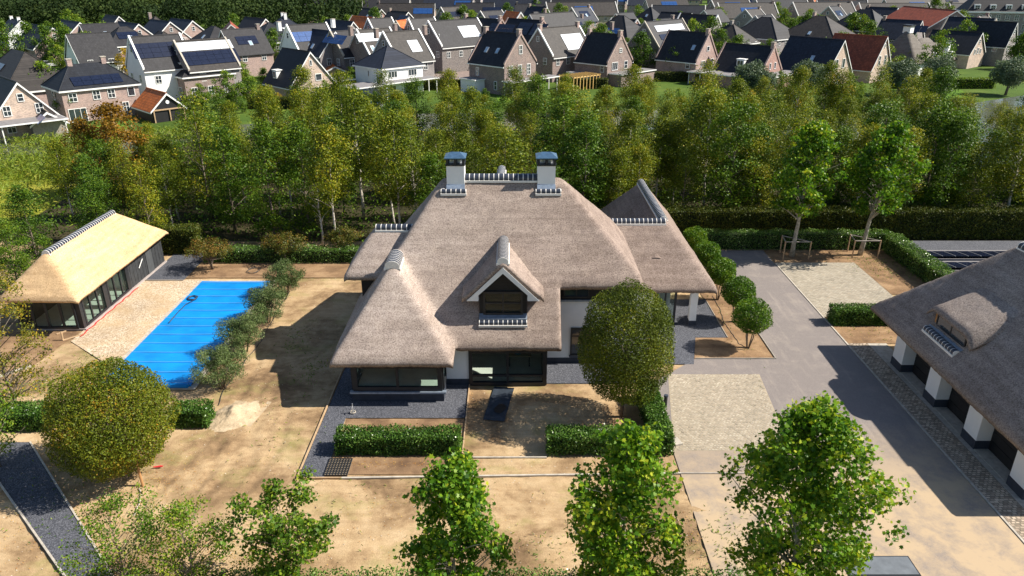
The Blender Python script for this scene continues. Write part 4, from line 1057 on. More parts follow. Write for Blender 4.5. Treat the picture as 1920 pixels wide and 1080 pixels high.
tag(link('pebbles', leaf_mesh('pebbles', P, .05, rng.random(2600), np.tile((0, 0, 1.0), (2600, 1)), RHOMB*1.2, .7), plain('pebble', (.5, .43, .34), .9, .4, 9)), 'scattered pebbles on the yard', 'pebbles', kind='stuff')

# ------------------------------------------------------------------ birch wood behind the garden
ORD = ['first', 'second', 'third', 'fourth', 'fifth', 'sixth', 'seventh', 'eighth', 'ninth', 'tenth', 'eleventh', 'twelfth', 'thirteenth', 'fourteenth', 'fifteenth', 'sixteenth', 'seventeenth', 'eighteenth', 'nineteenth', 'twentieth']
ORD += ['twenty-' + o for o in ORD[:9]] + ['thirtieth'] + ['thirty-' + o for o in ORD[:9]] + ['fortieth'] + ['forty-' + o for o in ORD[:9]] + ['fiftieth'] + ['fifty-' + o for o in ORD[:9]] + ['sixtieth'] + ['sixty-' + o for o in ORD[:9]] + ['seventieth']
FAR = (0, -400)      # prototypes are moved to their own place below, none is left over
def proto_tree(h, z0, rad, lm, nc, crad, per, size, tr, bark, prof=None, flat=.8, lean=(0, 0), tv=.22, nl=26):
    return natural_tree('tree', 'x', 'tree', FAR, h, z0, rad, lm, nc, crad, per, size, tr, bark, RHOMB, prof, lean, None, flat, tv, nl=nl)
birch_prof = lambda u: max(.1, (1-u)**.36 * min(1, .5+1.3*u))*(.8+.35*rng.random())
PR = {'birch': [proto_tree(10, 3.0 + .4*k, 1.95 + .2*(k % 3), L_BIRCH, 120, .6, 76, .13, .10, M_BARKB, birch_prof, 1.1, (rng.normal(0, .4), rng.normal(0, .3))) for k in range(4)],
      'alder': [proto_tree(9.5, 1.0, 2.2, L_OAK, 110, .7, 76, .15, .13, M_BARK, lambda u: max(.1, (1-u)**.33*min(1, .6+u)), .8) for k in range(3)],
      'willow': [proto_tree(8.5, 1.0, 2.0, L_BIRCH, 90, .6, 76, .125, .10, M_BARK, lambda u: max(.12, (1-u)**.4*min(1, .5+u*1.4)), 1.2) for k in range(2)],
      'autumn': [proto_tree(8, .8, 2.8, L_ORANGE, 110, .7, 55, .19, .14, M_BARK)],
      'bare': [proto_tree(8.2, 2.5, 1.5, L_BIRCH, 60, .5, 34, .13, .085, M_BARKB, birch_prof, 1.0, (.3, 0), nl=34)]}
DESC = {'birch': ('birch_tree', 'slender birch'), 'alder': ('alder_tree', 'dense dark green alder'), 'willow': ('willow_tree', 'feathery yellow-green willow'), 'autumn': ('maple_tree', 'orange autumn maple'), 'bare': ('dying_birch', 'half-bare birch with white stems')}
USED = set()
def plant(kind, x, y, h, label, group, rz=None, wide=1.0):
    k = int(rng.integers(len(PR[kind]))); p = PR[kind][k]; base = {'birch': 10, 'alder': 9.5, 'willow': 8.5, 'autumn': 8, 'bare': 8.2}[kind]
    s = h/base; rz = rng.random()*6.28 if rz is None else rz
    if (kind, k) not in USED:
        o = p; USED.add((kind, k)); o.location = (x, y, 0); o.rotation_euler = (0, 0, rz); o.scale = (s*wide, s*wide, s)
    else: o = copy_tree(p, (x, y, 0), rz, (s*wide, s*wide, s))
    o.name = DESC[kind][0]; o['label'] = label; o['category'] = 'tree'; o['group'] = group
    return o
ROWS = [('front', 60.5, -43, 60, 3.4, 8.8, 10.6), ('second', 67, -46, 66, 3.3, 9.2, 11.2), ('third', 74, -47, 66, 3.5, 8.2, 10.4), ('fourth', 83, -48, 58, 4.2, 7.8, 9.6), ('fifth', 91, -30, 66, 4.0, 8.2, 10), ('back', 99, -27, 62, 3.8, 7.8, 9.8)]
for nm, D, xa, xb, st, ha, hb in ROWS:
    i = 0; x = xa
    while x < xb:
        xx, yy = x + rng.normal(0, .8), D + rng.normal(0, 1.6)
        if D < 65: yy = max(yy, 58.8 if x < 13 else 64.3)
        if D < 65 and 4 < xx < 14: yy = max(yy, 63)
        kind = rng.choice(['birch', 'alder', 'willow'], p=[.55, .25, .20] if xx < 20 else [.40, .25, .35])
        if nm == 'front' and xx < -33: kind = 'alder'
        h = rng.uniform(ha-1.6, hb+.8)
        pxx = 960 + FPX*xx/(yy*cp_+CAM_H*sp_)
        if pxx < 130 and D > 62: x += st; continue
        if pxx < 60: x += st; continue
        if pxx < 120: h = min(h, 5.5)
        if pxx < 380: h = min(h, 7.4 if D < 70 else 6.4)
        plant(kind, xx, yy, h, f'{DESC[kind][1]}, {ORD[i]} tree from the left in the {nm} row of the wood', f'{nm} row of the wood', wide=rng.uniform(1.0, 1.35))
        i += 1; x += st * rng.uniform(.8, 1.2)
plant('autumn', -40.5, 75, 9.4, 'orange autumn maple in the wood above the pool house', 'autumn trees in the wood', wide=1.15)
plant('autumn', -44.5, 76, 7.6, 'smaller orange-brown tree left of the autumn maple', 'autumn trees in the wood')
plant('bare', -16.2, 59.2, 9.6, 'half-bare birch with white stems left of the villa side roof', 'half-bare birches')
plant('bare', -8.5, 62, 9.6, 'half-bare white birch behind the villa side roof', 'half-bare birches')
plant('bare', 33.5, 66, 7.0, 'half-bare stems right of the staked plane trees', 'half-bare birches')
n = 60000
P = np.stack([rng.uniform(-46, 66, n), rng.uniform(58, 100, n), rng.random(n)**1.6*2.2 + .05], 1)
P = P[~((P[:, 1] < 63.3) & (P[:, 0] > 12)) & ~((P[:, 1] < 62) & (np.abs(P[:, 0]-8) < 7))]
dn = np.sin(P[:, 0]*.9+np.sin(P[:, 1]*.7)*2)*np.sin(P[:, 1]*.8)
P = P[dn + rng.normal(0, .5, len(P)) > -.3]
tag(link('undergrowth', leaf_mesh('undergrowth', P, .24, rng.normal(.4, .25, len(P)), np.tile((0, -.2, 1.0), (len(P), 1)), RHOMB, .4), L_OAK), 'tangled shrubs under the trees of the wood', 'undergrowth', kind='stuff')
# shrubs left of and behind the pool house
for i, (x, y, h) in enumerate(((-36.5, 50, 5.5), (-38, 55, 6.5), (-34.5, 58.5, 6.5), (-39, 48.5, 3.6), (-42, 56, 3.6))):
    plant('alder', x, y, h, f'{["leafy alder close behind the straw roof", "dark alder beyond the straw roof", "alder at the far end of the pool house", "low alder at the left edge behind the pool house", "bushy alder at the left edge below the pond"][i]}', 'alders round the pool house', wide=1.25)

# ------------------------------------------------------------------ water, banks and lawns beyond the wood
sheet('reed_meadow', [(-95, 58), (-50, 58), (-46, 66), (-47, 80), (-53, 86.5), (-140, 84.5), (-140, 58)], -.045, M_MEADOW)
sheet('water', [(-140, 85), (-53, 87), (-47, 100), (-30, 108), (30, 110), (52, 100), (56, 84), (75, 72), (160, 72), (220, 175), (110, 150), (80, 132), (52, 123), (20, 126), (-22, 122), (-45, 112), (-60, 103), (-140, 101)], -.03, M_WATER)
sheet('lawn', [(-140, 101), (-60, 103), (-45, 112), (-22, 122), (20, 126), (52, 123), (80, 132), (110, 150), (110, 185), (-140, 185)], -.05, M_GRASS)
for i, q in enumerate(([(575, 195), (655, 190), (665, 208), (585, 212)], [(930, 180), (1010, 178), (1010, 190), (935, 193)], [(1690, 180), (1800, 168), (1830, 182), (1720, 196)], [(160, 238), (235, 228), (245, 246), (165, 255)])):
    sheet('lawn', [at(*p) for p in q], -.02, M_LAWN)
sheet('street', [(-34, 150), (-8, 150), (6, 260), (-26, 260)], -.04, M_STREET)
sheet('street', [(-150, 168), (-34, 176), (-34, 184), (-150, 176)], -.035, M_STREET)
sheet('street', [(-8, 196), (160, 196), (160, 205), (-8, 205)], -.034, M_STREET)
def reeds(name, label, pts, n, h):
    P = np.concatenate([np.stack([rng.normal(x, sx, n), rng.normal(y, sy, n), rng.random(n)*h], 1) for x, y, sx, sy in pts])
    return tag(link(name, leaf_mesh(name, P, .55, rng.normal(.5, .25, len(P)), np.tile((1.0, 0, 0.0), (len(P), 1))*rng.normal(0, 1, (len(P), 1)), LONG*np.array((.5, 1)), .2), L_REED), label, 'reeds', kind='stuff')
reeds('reeds', 'yellow-green reeds on the banks of the pond', [(-62, 99, 3.5, 1.6), (-70, 93, 5, .8), (-58, 88, 3, 1.2), (-56, 93, 2, 1.5), (-48, 104, 3, 1.4), (55, 124, 6, 1.5), (70, 128, 5, 1.5), (-52, 84, 4, 2), (48, 118, 7, 3), (30, 119, 7, 3), (-56, 78, 5, 4), (-62, 72, 6, 4), (-54, 66, 4, 3), (-60, 84, 5, 1.5)], 1700, 1.3)

# ------------------------------------------------------------------ houses beyond
B_BROWN = brickmat('brick_brown', (.20, .13, .11)); B_PINK = brickmat('brick_pink', (.35, .235, .205), (.48, .43, .40)); B_RED = brickmat('brick_red', (.34, .16, .12))
B_GREY = brickmat('brick_grey', (.22, .20, .20)); B_BEIGE = brickmat('brick_beige', (.50, .385, .305), (.5, .43, .38)); B_DARK = brickmat('brick_dark', (.10, .085, .08))
WALLW = plain('white_wall', (.80, .80, .80), .8, .05, 1)
M_COPE = plain('coping_stone', (.52, .51, .49), .7, .1, 3)
T_BLACK = tiles('tile_black', (.018, .021, .028)); T_GREY = tiles('tile_grey', (.028, .028, .032)); T_BROWN = tiles('tile_greybrown', (.044, .039, .036)); T_RED = tiles('tile_red', (.30, .075, .035)); T_ORANGE = tiles('tile_orange', (.55, .15, .035)); T_BLUE = tiles('tile_blueblack', (.022, .028, .045))
M_FLAT = plain('flat_roof', (.20, .19, .19), .8, .2, 2)

def slope_obj(name, mesh, mat, parent, org, along, up):
    nrm = Vector(along).cross(Vector(up)).normalized()
    m = Matrix((Vector(along).normalized(), Vector(up).normalized(), nrm)).transposed().to_4x4(); m.translation = Vector(org)
    o = link(name, mesh, mat, parent); o.matrix_local = m; return o
PANEL = {}
def house(label, c, th, w, l, ze, zr, kind='gable', wall=None, roof=None, wins=None, chim=(), coping=None, panels=None, dorm=(), sky=(), ext=(), rl=None, ov=.35, group='houses beyond the wood', name='brick_house', gut=True, auto=2):
    wall = wall or B_BROWN; roof = roof or T_GREY
    t = thing(name, label, 'house', (c[0], c[1], -.05), R(th), group)
    hw, hl = w/2, l/2; sl = (zr-ze)/hw; vis = -1 if th > 0 else 1
    if kind == 'gable':
        prof = [(-hw, 0), (hw, 0), (hw, ze-.08), (0, zr-.12), (-hw, ze-.08)]
        MB().prism([(x, -hl, z) for x, z in prof], (0, l, 0)).build('wall', wall, t)
        mb = MB(); g = .06 if coping else .22
        for s in (-1, 1):
            q = [(0, zr), (s*(hw+ov), ze-ov*sl), (s*(hw+ov), ze-ov*sl-.16), (0, zr-.16)]
            mb.prism([(x, -hl-g, z) for x, z in (q if s < 0 else q[::-1])], (0, l+2*g, 0))
        mb.tube([(0, -hl-g, zr+.02), (0, hl+g, zr+.02)], .12, 6)
        ro = mb.build('roof', roof, t)
        if coping:
            for ye in (-hl, hl):
                for s in (-1, 1):
                    q = [(0, zr+.28), (s*(hw+.12), ze+.16), (s*(hw+.12), ze-.25), (0, zr-.2)]
                    MB().prism([(x, ye-.16, z) for x, z in (q if s < 0 else q[::-1])], (0, .32, 0)).build('gable_coping', coping, t)
        else:
            for s in (-1, 1):
                q = [(0, zr+.03), (s*(hw+ov), ze-ov*sl+.03), (s*(hw+ov), ze-ov*sl-.24), (0, zr-.28)]
                MB().prism([(x, -hl-g-.05, z) for x, z in (q if s < 0 else q[::-1])], (0, .05, 0)).build('bargeboard', M_WPAINT, t)
        if gut:
            for s in (-1, 1): pbox('gutter', t, M_WPAINT, s*(hw+ov-.02)-.09, s*(hw+ov-.02)+.09, -hl-.1, hl+.1, ze-ov*sl-.28, ze-ov*sl-.10)
    else:
        rl_ = (l-w)*.9 if rl is None else rl; h2 = max(.02, rl_/2)
        pbox('wall', t, wall, -hw, hw, -hl, hl, 0, ze)
        a, b = hw+ov, hl+ov
        mb = MB().add([(-a, -b, ze+.1), (a, -b, ze+.1), (a, b, ze+.1), (-a, b, ze+.1), (0, -h2, zr), (0, h2, zr)], [(0, 1, 4), (1, 2, 5, 4), (2, 3, 5), (3, 0, 4, 5), (3, 2, 1, 0)])
        for p in ((-a, -b), (a, -b)): mb.tube([(p[0], p[1], ze+.12), (0, -h2, zr+.02)], .08, 5)
        for p in ((-a, b), (a, b)): mb.tube([(p[0], p[1], ze+.12), (0, h2, zr+.02)], .08, 5)
        ro = mb.build('roof', roof, t)
        pbox('fascia', t, M_WPAINT, -a-.03, a+.03, -b-.03, b+.03, ze-.16, ze+.08)
        sl = (zr-ze)/a
    # windows
    W = list(wins) if wins is not None else []
    if wins is None:
        two = ze > 4.2
        nF = max(2, int(w//2.9))
        for k in range(nF):
            u = -hw + w*(k+.5)/nF
            if auto > 1: W.append(('F', u, .9, 1.1, 1.5, 2, 2))
            if two or kind == 'gable': W.append(('F', u, 3.4 if two else 3.2, 1.0, 1.4, 2, 2) if two or abs(u) < hw*.62 else ('F', u*.55, 3.1, .9, 1.2, 2, 1))
        if kind == 'gable' and zr > 7.5: W.append(('F', 0, zr-2.6, .8, 1.1, 1, 2))
        nS = max(2, int(l//3.2))
        for k in range(nS):
            u = -hl + l*(k+.5)/nS
            if auto > 1: W.append(('S', u, .9, 1.2, 1.5, 2, 1))
            if two: W.append(('S', u, 3.3, 1.1, 1.35, 2, 2))
    for (fc, u, z, ww, hh, cc, rr) in W:
        if fc == 'S': fc = 'L' if vis < 0 else 'R'
        if fc == 'F': window(t, (u-ww/2, -hl-.005, z), 0, ww, hh, cc, rr)
        elif fc == 'R': window(t, (hw+.005, u-ww/2, z), R(90), ww, hh, cc, rr)
        elif fc == 'L': window(t, (-hw-.005, u+ww/2, z), R(-90), ww, hh, cc, rr)
    for (u, mt) in chim:
        ch = pbox('chimney', t, mt, -.4, .4, u-.35, u+.35, zr-1.0, zr+.75); pbox('chimney_cap', ch, M_KERB, -.46, .46, u-.41, u+.41, zr+.75, zr+.86)
    def sp(s, v, f):     # point on roof slope side s, along v, fraction f up from the eave
        aa = hw if kind == 'gable' else hw+ov
        return Vector((s*aa*(1-f), v, (ze if kind == 'gable' else ze+.1) + (zr-ze)*f))
    for (s, v0, f0, cols, rows, mt, pw, ph) in (panels or ()):
        s = vis if s == 'V' else s
        up = (sp(s, 0, 1)-sp(s, 0, 0)).normalized(); al = Vector((0, -s*-1.0, 0)); al = Vector((0, 1, 0)) if s > 0 else Vector((0, -1, 0))
        key = (pw, ph, mt.name)
        if key not in PANEL:
            m = MB().box(.02, pw-.02, .02, ph-.02, .05, .10).mesh('solar_panel'); m.materials.append(mt); PANEL[key] = m
        for i in range(cols):
            for j in range(rows):
                slope_obj('solar_panel', PANEL[key], None, ro, sp(s, v0, f0) + al*(i*pw) + up*(j*ph), al, up)
    for (s, v, f) in sky:
        s = vis if s == 'V' else s
        up = (sp(s, 0, 1)-sp(s, 0, 0)).normalized(); al = Vector((0, 1, 0)) if s > 0 else Vector((0, -1, 0))
        if 'sky' not in PANEL:
            m = MB().box(0, .8, 0, 1.2, .02, .12).mesh('roof_window'); m.materials.append(M_ALU); PANEL['sky'] = m
            g = MB().box(.08, .72, .08, 1.12, .12, .135).mesh('pane'); g.materials.append(plain('sky_glass', (.30, .42, .55), .1, .2, 2, spec=.9)); PANEL['skyg'] = g
        o = slope_obj('roof_window', PANEL['sky'], None, ro, sp(s, v, f), al, up); link('pane', PANEL['skyg'], None, o)
    for (s, v, f, dw, dh) in dorm:
        s = vis if s == 'V' else s
        p = sp(s, v, f); depth = dh/max(.3, sl)+.3
        xa, xb = (p.x-depth, p.x) if s > 0 else (p.x, p.x+depth)
        d = pbox('dormer', t, M_WPAINT, xa, xb, v-dw/2, v+dw/2, p.z-.2, p.z+dh); pbox('dormer_roof', d, M_WPAINT, xa-.1, xb+.15*(s > 0)+.1, v-dw/2-.15, v+dw/2+.15, p.z+dh, p.z+dh+.14)
        if s > 0: window(d, (p.x+.01, v-dw/2+.12, p.z+.12), R(90), dw-.24, dh-.25, max(1, int(dw/.7)), 1)
        else: window(d, (p.x-.01, v+dw/2-.12, p.z+.12), R(-90), dw-.24, dh-.25, max(1, int(dw/.7)), 1)
    for (xa, xb, ya, yb, hgt, kd) in ext:     # flat-roofed annexes and verandas
        if kd == 'veranda':
            for px_ in (xa+.1, xb-.2):
                for py_ in (ya+.1, yb-.2): pbox('veranda_post', t, M_WPAINT, px_, px_+.12, py_, py_+.12, 0, hgt)
        else: pbox('annex', t, wall if kd == 'wall' else kd, xa, xb, ya, yb, 0, hgt)
        r_ = pbox('flat_roof', t, M_FLAT, xa-.1, xb+.1, ya-.1, yb+.1, hgt, hgt+.16); pbox('roof_edge', r_, M_WPAINT, xa-.25, xb+.25, ya-.25, yb+.25, hgt-.06, hgt+.10)
    return t
def corner(px, py, th, w, l, z=0.0):
    """house centre from its near lower corner in the photograph (gable front meets the visible long side)"""
    x, y = at(px, py, z); a = R(th); s = 1 if th > 0 else -1
    lx, ly = s*w/2, l/2
    return (x + lx*math.cos(a) - ly*math.sin(a), y + lx*math.sin(a) + ly*math.cos(a))

# first row along the water, left to right
house('beige house end with white eaves at the left edge by the pond', (-71.5, 107.5), 45, 8, 9, 3.0, 7.6, wall=B_BEIGE, roof=T_GREY, ext=((-4, 4, -8.5, -4.6, 2.6, 'veranda'),))
house('long house with grey-brown hipped roof behind the beige house end', (-84, 131), 45, 11, 20, 3.6, 9.2, 'hip', B_PINK, T_BROWN, panels=(('V', 5, .35, 3, 2, M_SOLAR, 1.6, 1.0),), auto=1)
house('two-storey brick villa with black hipped roof, solar panels and twin chimneys', corner(128, 231, -45, 8.6, 11.3), -45, 8.6, 11.3, 4.8, 8.2, 'hip', B_PINK, T_BLACK, rl=5.0, panels=((1, -3.6, .12, 5, 2, M_SOLAR, 1.45, 1.0),), wins=[('R', -4, .1, 2.6, 2.0, 3, 1), ('R', .3, .2, 2.0, 2.0, 4, 3), ('R', 3.2, .1, 1.0, 2.2, 2, 3), ('R', -4.2, 3.1, 1.2, 1.3, 2, 2), ('R', -.8, 3.1, 1.1, 1.4, 2, 2), ('R', 1.4, 3.1, 1.1, 1.4, 2, 2), ('R', 4.4, 3.1, 1.1, 1.4, 1, 1), ('F', 0, 3.1, 1, 1.4, 1, 2)], name='brick_villa', chim=((-2.5, B_PINK), (2.5, B_PINK)))
CP = house('open carport with bright orange tiled roof beside the brick villa', corner(290, 231, 45, 5.1, 8), 45, 5.1, 7.5, 2.0, 4.3, wall=M_BLACK, roof=T_ORANGE, wins=[], name='carport', ov=.3)
for u in (-2.4, 0, 2.25): pbox('post', CP, M_WOOD, u, u+.16, -3.95, -3.8, 0, 1.95)
pbox('beam', CP, M_WOOD, -2.5, 2.5, -3.97, -3.78, 1.8, 1.98)
MB().tube([(0, -3.76, 2.95), (0, -3.84, 2.95)], .28, 14).build('round_emblem', M_WPAINT, CP)
house('small brick villa with pyramid roof and white dormer behind the orange carport', corner(352, 191, 45, 9.2, 8.6), 45, 9.2, 8.6, 4.2, 7.6, 'hip', B_BROWN, T_GREY, rl=.02, dorm=((-1, 0, .25, 2.4, 1.2),), chim=((0, B_GREY),), name='brick_villa')
house('beige gabled house with steep black roof and small white dormer', corner(548, 192, 45, 9.0, 9.5), 45, 9.0, 9.5, 2.9, 8.4, wall=B_BEIGE, roof=T_BLACK, dorm=(('V', 1.5, .12, 1.3, 1.4),), wins=[('F', -1.5, 3.3, 1.1, 1.1, 2, 1), ('F', 1.3, 3.3, 1.3, 1.2, 1, 1), ('F', 0, 6.0, .5, 1.0, 1, 1), ('F', 1.5, .1, 2.4, 2.1, 3, 1), ('F', -2.5, .9, 1.2, 1.3, 2, 1)], ext=((4.6, 10, -3, 2, 2.5, M_BLACK),))
house('low shed with orange tiled roof right of the beige gabled house', at(624, 126, 3), 20, 6, 7, 2.2, 3.6, wall=M_WOOD, roof=T_ORANGE, wins=[], name='garden_shed')
house('white villa with black pyramid roof and wide flat veranda', corner(720, 182, 45, 9.4, 8.8), 45, 9.4, 8.8, 5.0, 8.6, 'hip', WALLW, T_BLUE, rl=.02, sky=((1, 0, .5),), wins=[('F', -2.4, 3.3, 2.0, 1.2, 3, 1), ('F', 2.2, 3.3, 2.0, 1.2, 3, 1), ('L', 0, 3.3, .5, 1.2, 1, 1), ('F', -2.6, .6, 1.6, 1.3, 2, 1), ('F', 1.8, .1, 3.2, 2.2, 4, 1)], ext=((-6.0, 6.0, -7.2, -4.5, 2.75, 'veranda'), (-12, -6.2, -6.5, -1.5, 2.5, 'veranda')), name='white_villa')
house('tall brick house with black roof and white-arched gable left of centre', corner(946, 179, 45, 8.5, 9.8), 45, 8.5, 9.8, 5.7, 10.8, wall=B_BROWN, roof=T_BLACK, coping=B_PINK, chim=((-4.5, B_PINK), (4.5, B_PINK)), sky=(('V', -1, .3), ('V', 2, .3)), wins=[('F', -2.6, 3.3, 1.0, 2.0, 2, 3), ('F', -.2, 3.3, 1.0, 2.0, 2, 3), ('F', 2.2, 3.3, 1.0, 2.0, 2, 3), ('F', 0, 7.2, .9, 1.6, 2, 2), ('F', -1.5, .2, 2.4, 2.0, 3, 1), ('L', 2.5, 3.0, .8, 1.6, 1, 2), ('L', -2.5, .8, .8, 1.6, 1, 2)], ext=((-4.6, 8, -7.4, -4.95, 2.6, 'veranda'), (-6.8, -4.3, .5, 4.6, 2.5, WALLW)))
house('brick house with black roof and round attic window right of centre', corner(1137, 161, 45, 8.2, 8.6), 45, 8.2, 8.6, 4.6, 9.7, wall=B_BROWN, roof=T_BLACK, coping=B_PINK, chim=((-4.0, B_PINK), (4.0, B_PINK)), wins=[('F', -1.7, 2.9, 1.9, 1.6, 3, 1), ('F', 2.0, 2.9, 1.1, 1.6, 1, 2), ('F', 0, 6.2, .9, .9, 2, 2), ('L', -3, 2.6, 1.0, 1.6, 1, 2)], ext=((-3.5, 8, -7.5, -4.35, 2.4, 'wall'), (-6.6, -4.15, 0, 4, 2.2, WALLW)))
house('pale brick house with black roof and white disc on its gable', corner(1302, 154, 45, 8.2, 10), 45, 8.2, 10, 4.4, 9.6, wall=B_PINK, roof=T_BLACK, coping=B_PINK, chim=((-4.6, B_PINK),), sky=(('V', -2.5, .35),), wins=[('F', -1.5, 2.9, 1.6, 1.3, 3, 1), ('F', 2.0, 2.9, 1.0, 1.5, 1, 1), ('F', 0, 6.0, 1.0, 1.0, 1, 1), ('F', -1, .3, 2.6, 1.7, 3, 1), ('L', -3, 2.6, 1.0, 1.5, 1, 2)], ext=((-7, 5, -8.0, -5.1, 2.4, 'veranda'),))
house('low house with broad black roof and one white dormer, red brick gable', corner(1427, 137, 45, 8.6, 11, 2.8), 45, 8.6, 11, 2.8, 7.6, wall=B_RED, roof=T_BLACK, coping=B_PINK, dorm=(('V', -.3, .18, 1.6, 1.3),), chim=((-5.2, B_PINK),), wins=[('F', -.9, 3.2, .7, 1.3, 1, 1), ('F', 1.2, 3.2, .7, 1.3, 1, 1)], ext=((-6, 7, -9.0, -5.6, 2.4, 'wall'), (-9, -4.4, -5, 5, 2.3, 'wall')))
house('broad black-roofed house with beige shuttered gable beside the red roof', corner(1550, 136, 38, 9.2, 12, 2.8), 38, 9.2, 12, 2.8, 8.8, wall=B_BEIGE, roof=T_BLUE, sky=(('V', -1, .3),), wins=[('F', -1.4, 3.3, 1.0, 1.9, 1, 1), ('F', 1.2, 3.3, 1.0, 1.9, 1, 1), ('F', 0, .3, 1.6, 1.9, 2, 1)], ov=.6)
house('beige house with brick-red tiled roof', corner(1635, 126, 42, 8.8, 11, 3.2), 42, 8.8, 11, 3.2, 9.0, wall=B_BEIGE, roof=T_RED, dorm=(('V', 2.4, .15, 1.3, 1.4),), wins=[('F', -1.4, 3.4, .9, 1.9, 1, 2), ('F', 1.3, 3.4, .9, 1.9, 1, 2), ('F', 0, 6.8, .5, .8, 1, 1), ('F', .5, .2, 1.4, 2.0, 3, 1)], ov=.5)

# villa with an old grey thatched roof at the right
x, y = at(1745, 138)
OT = thing('old_thatched_house', 'white house with old grey thatched roofs, dormers and white chimneys', 'house', (x, y, -.05), R(38), 'houses beyond the wood')
pbox('wall', OT, WALLW, -9, -1.5, 0, 9, 0, 3.2); pbox('wall', OT, WALLW, -1.6, 9, 1, 8, 0, 2.6); pbox('wall', OT, WALLW, 8.9, 15, 2, 8, 0, 2.2)
def hipr(nm, x0, x1, y0, y1, ze, zr, rl):
    xm, ym = (x0+x1)/2, (y0+y1)/2; n_ = 14; V = []; F = []
    fn = lambda X, Y: smin(smin(ze+(zr-ze)*(X-x0)/((x1-x0-rl)/2), ze+(zr-ze)*(x1-X)/((x1-x0-rl)/2), .4), smin(ze+(zr-ze)*(Y-y0)/((y1-y0)/2), ze+(zr-ze)*(y1-Y)/((y1-y0)/2), .4), .5)
    thatch_roof(nm, [(x0, x1, y0, y1)], fn, .3, M_THATCH_OLD, OT, step=.4)
hipr('roof', -9.7, -.8, -.7, 9.7, 3.0, 9.6, 1.2); hipr('roof', -3.5, 9.6, .2, 8.8, 2.5, 7.4, 5); hipr('roof', 6.5, 15.6, 1.2, 8.6, 2.2, 6.0, 3)
c1 = pbox('chimney', OT, WALLW, -6.1, -4.4, 3.7, 5.3, 8.8, 10.2); pbox('chimney_cap', c1, M_FRAME, -6.3, -4.2, 3.5, 5.5, 10.2, 10.5)
c1 = pbox('chimney', OT, WALLW, 5.8, 6.6, -.2, .6, 1, 6.6); pbox('chimney_cap', c1, M_FRAME, 5.7, 6.7, -.3, .7, 6.6, 6.8)
for xx, w_, z_ in ((-2.6, 1.8, 2.4), (3.4, 2.4, 2.6), (11.5, 1.3, 2.4)):
    d = pbox('dormer', OT, M_WPAINT, xx-w_/2, xx+w_/2, 1.0, 3, z_+.4, z_+1.6); pbox('dormer_roof', d, M_WPAINT, xx-w_/2-.12, xx+w_/2+.12, .85, 3, z_+1.6, z_+1.7); window(d, (xx-w_/2+.1, .99, z_+.5), 0, w_-.2, 1.0, 2, 2)
pbox('balcony', OT, M_WPAINT, 1.6, 5.4, -1.4, .2, 2.3, 2.5)
for k in range(14): pbox('baluster', OT, M_WPAINT, 1.65+k*.285, 1.72+k*.285, -1.38, -1.32, 2.5, 3.4)
pbox('handrail', OT, M_WPAINT, 1.6, 5.4, -1.42, -1.28, 3.4, 3.48)

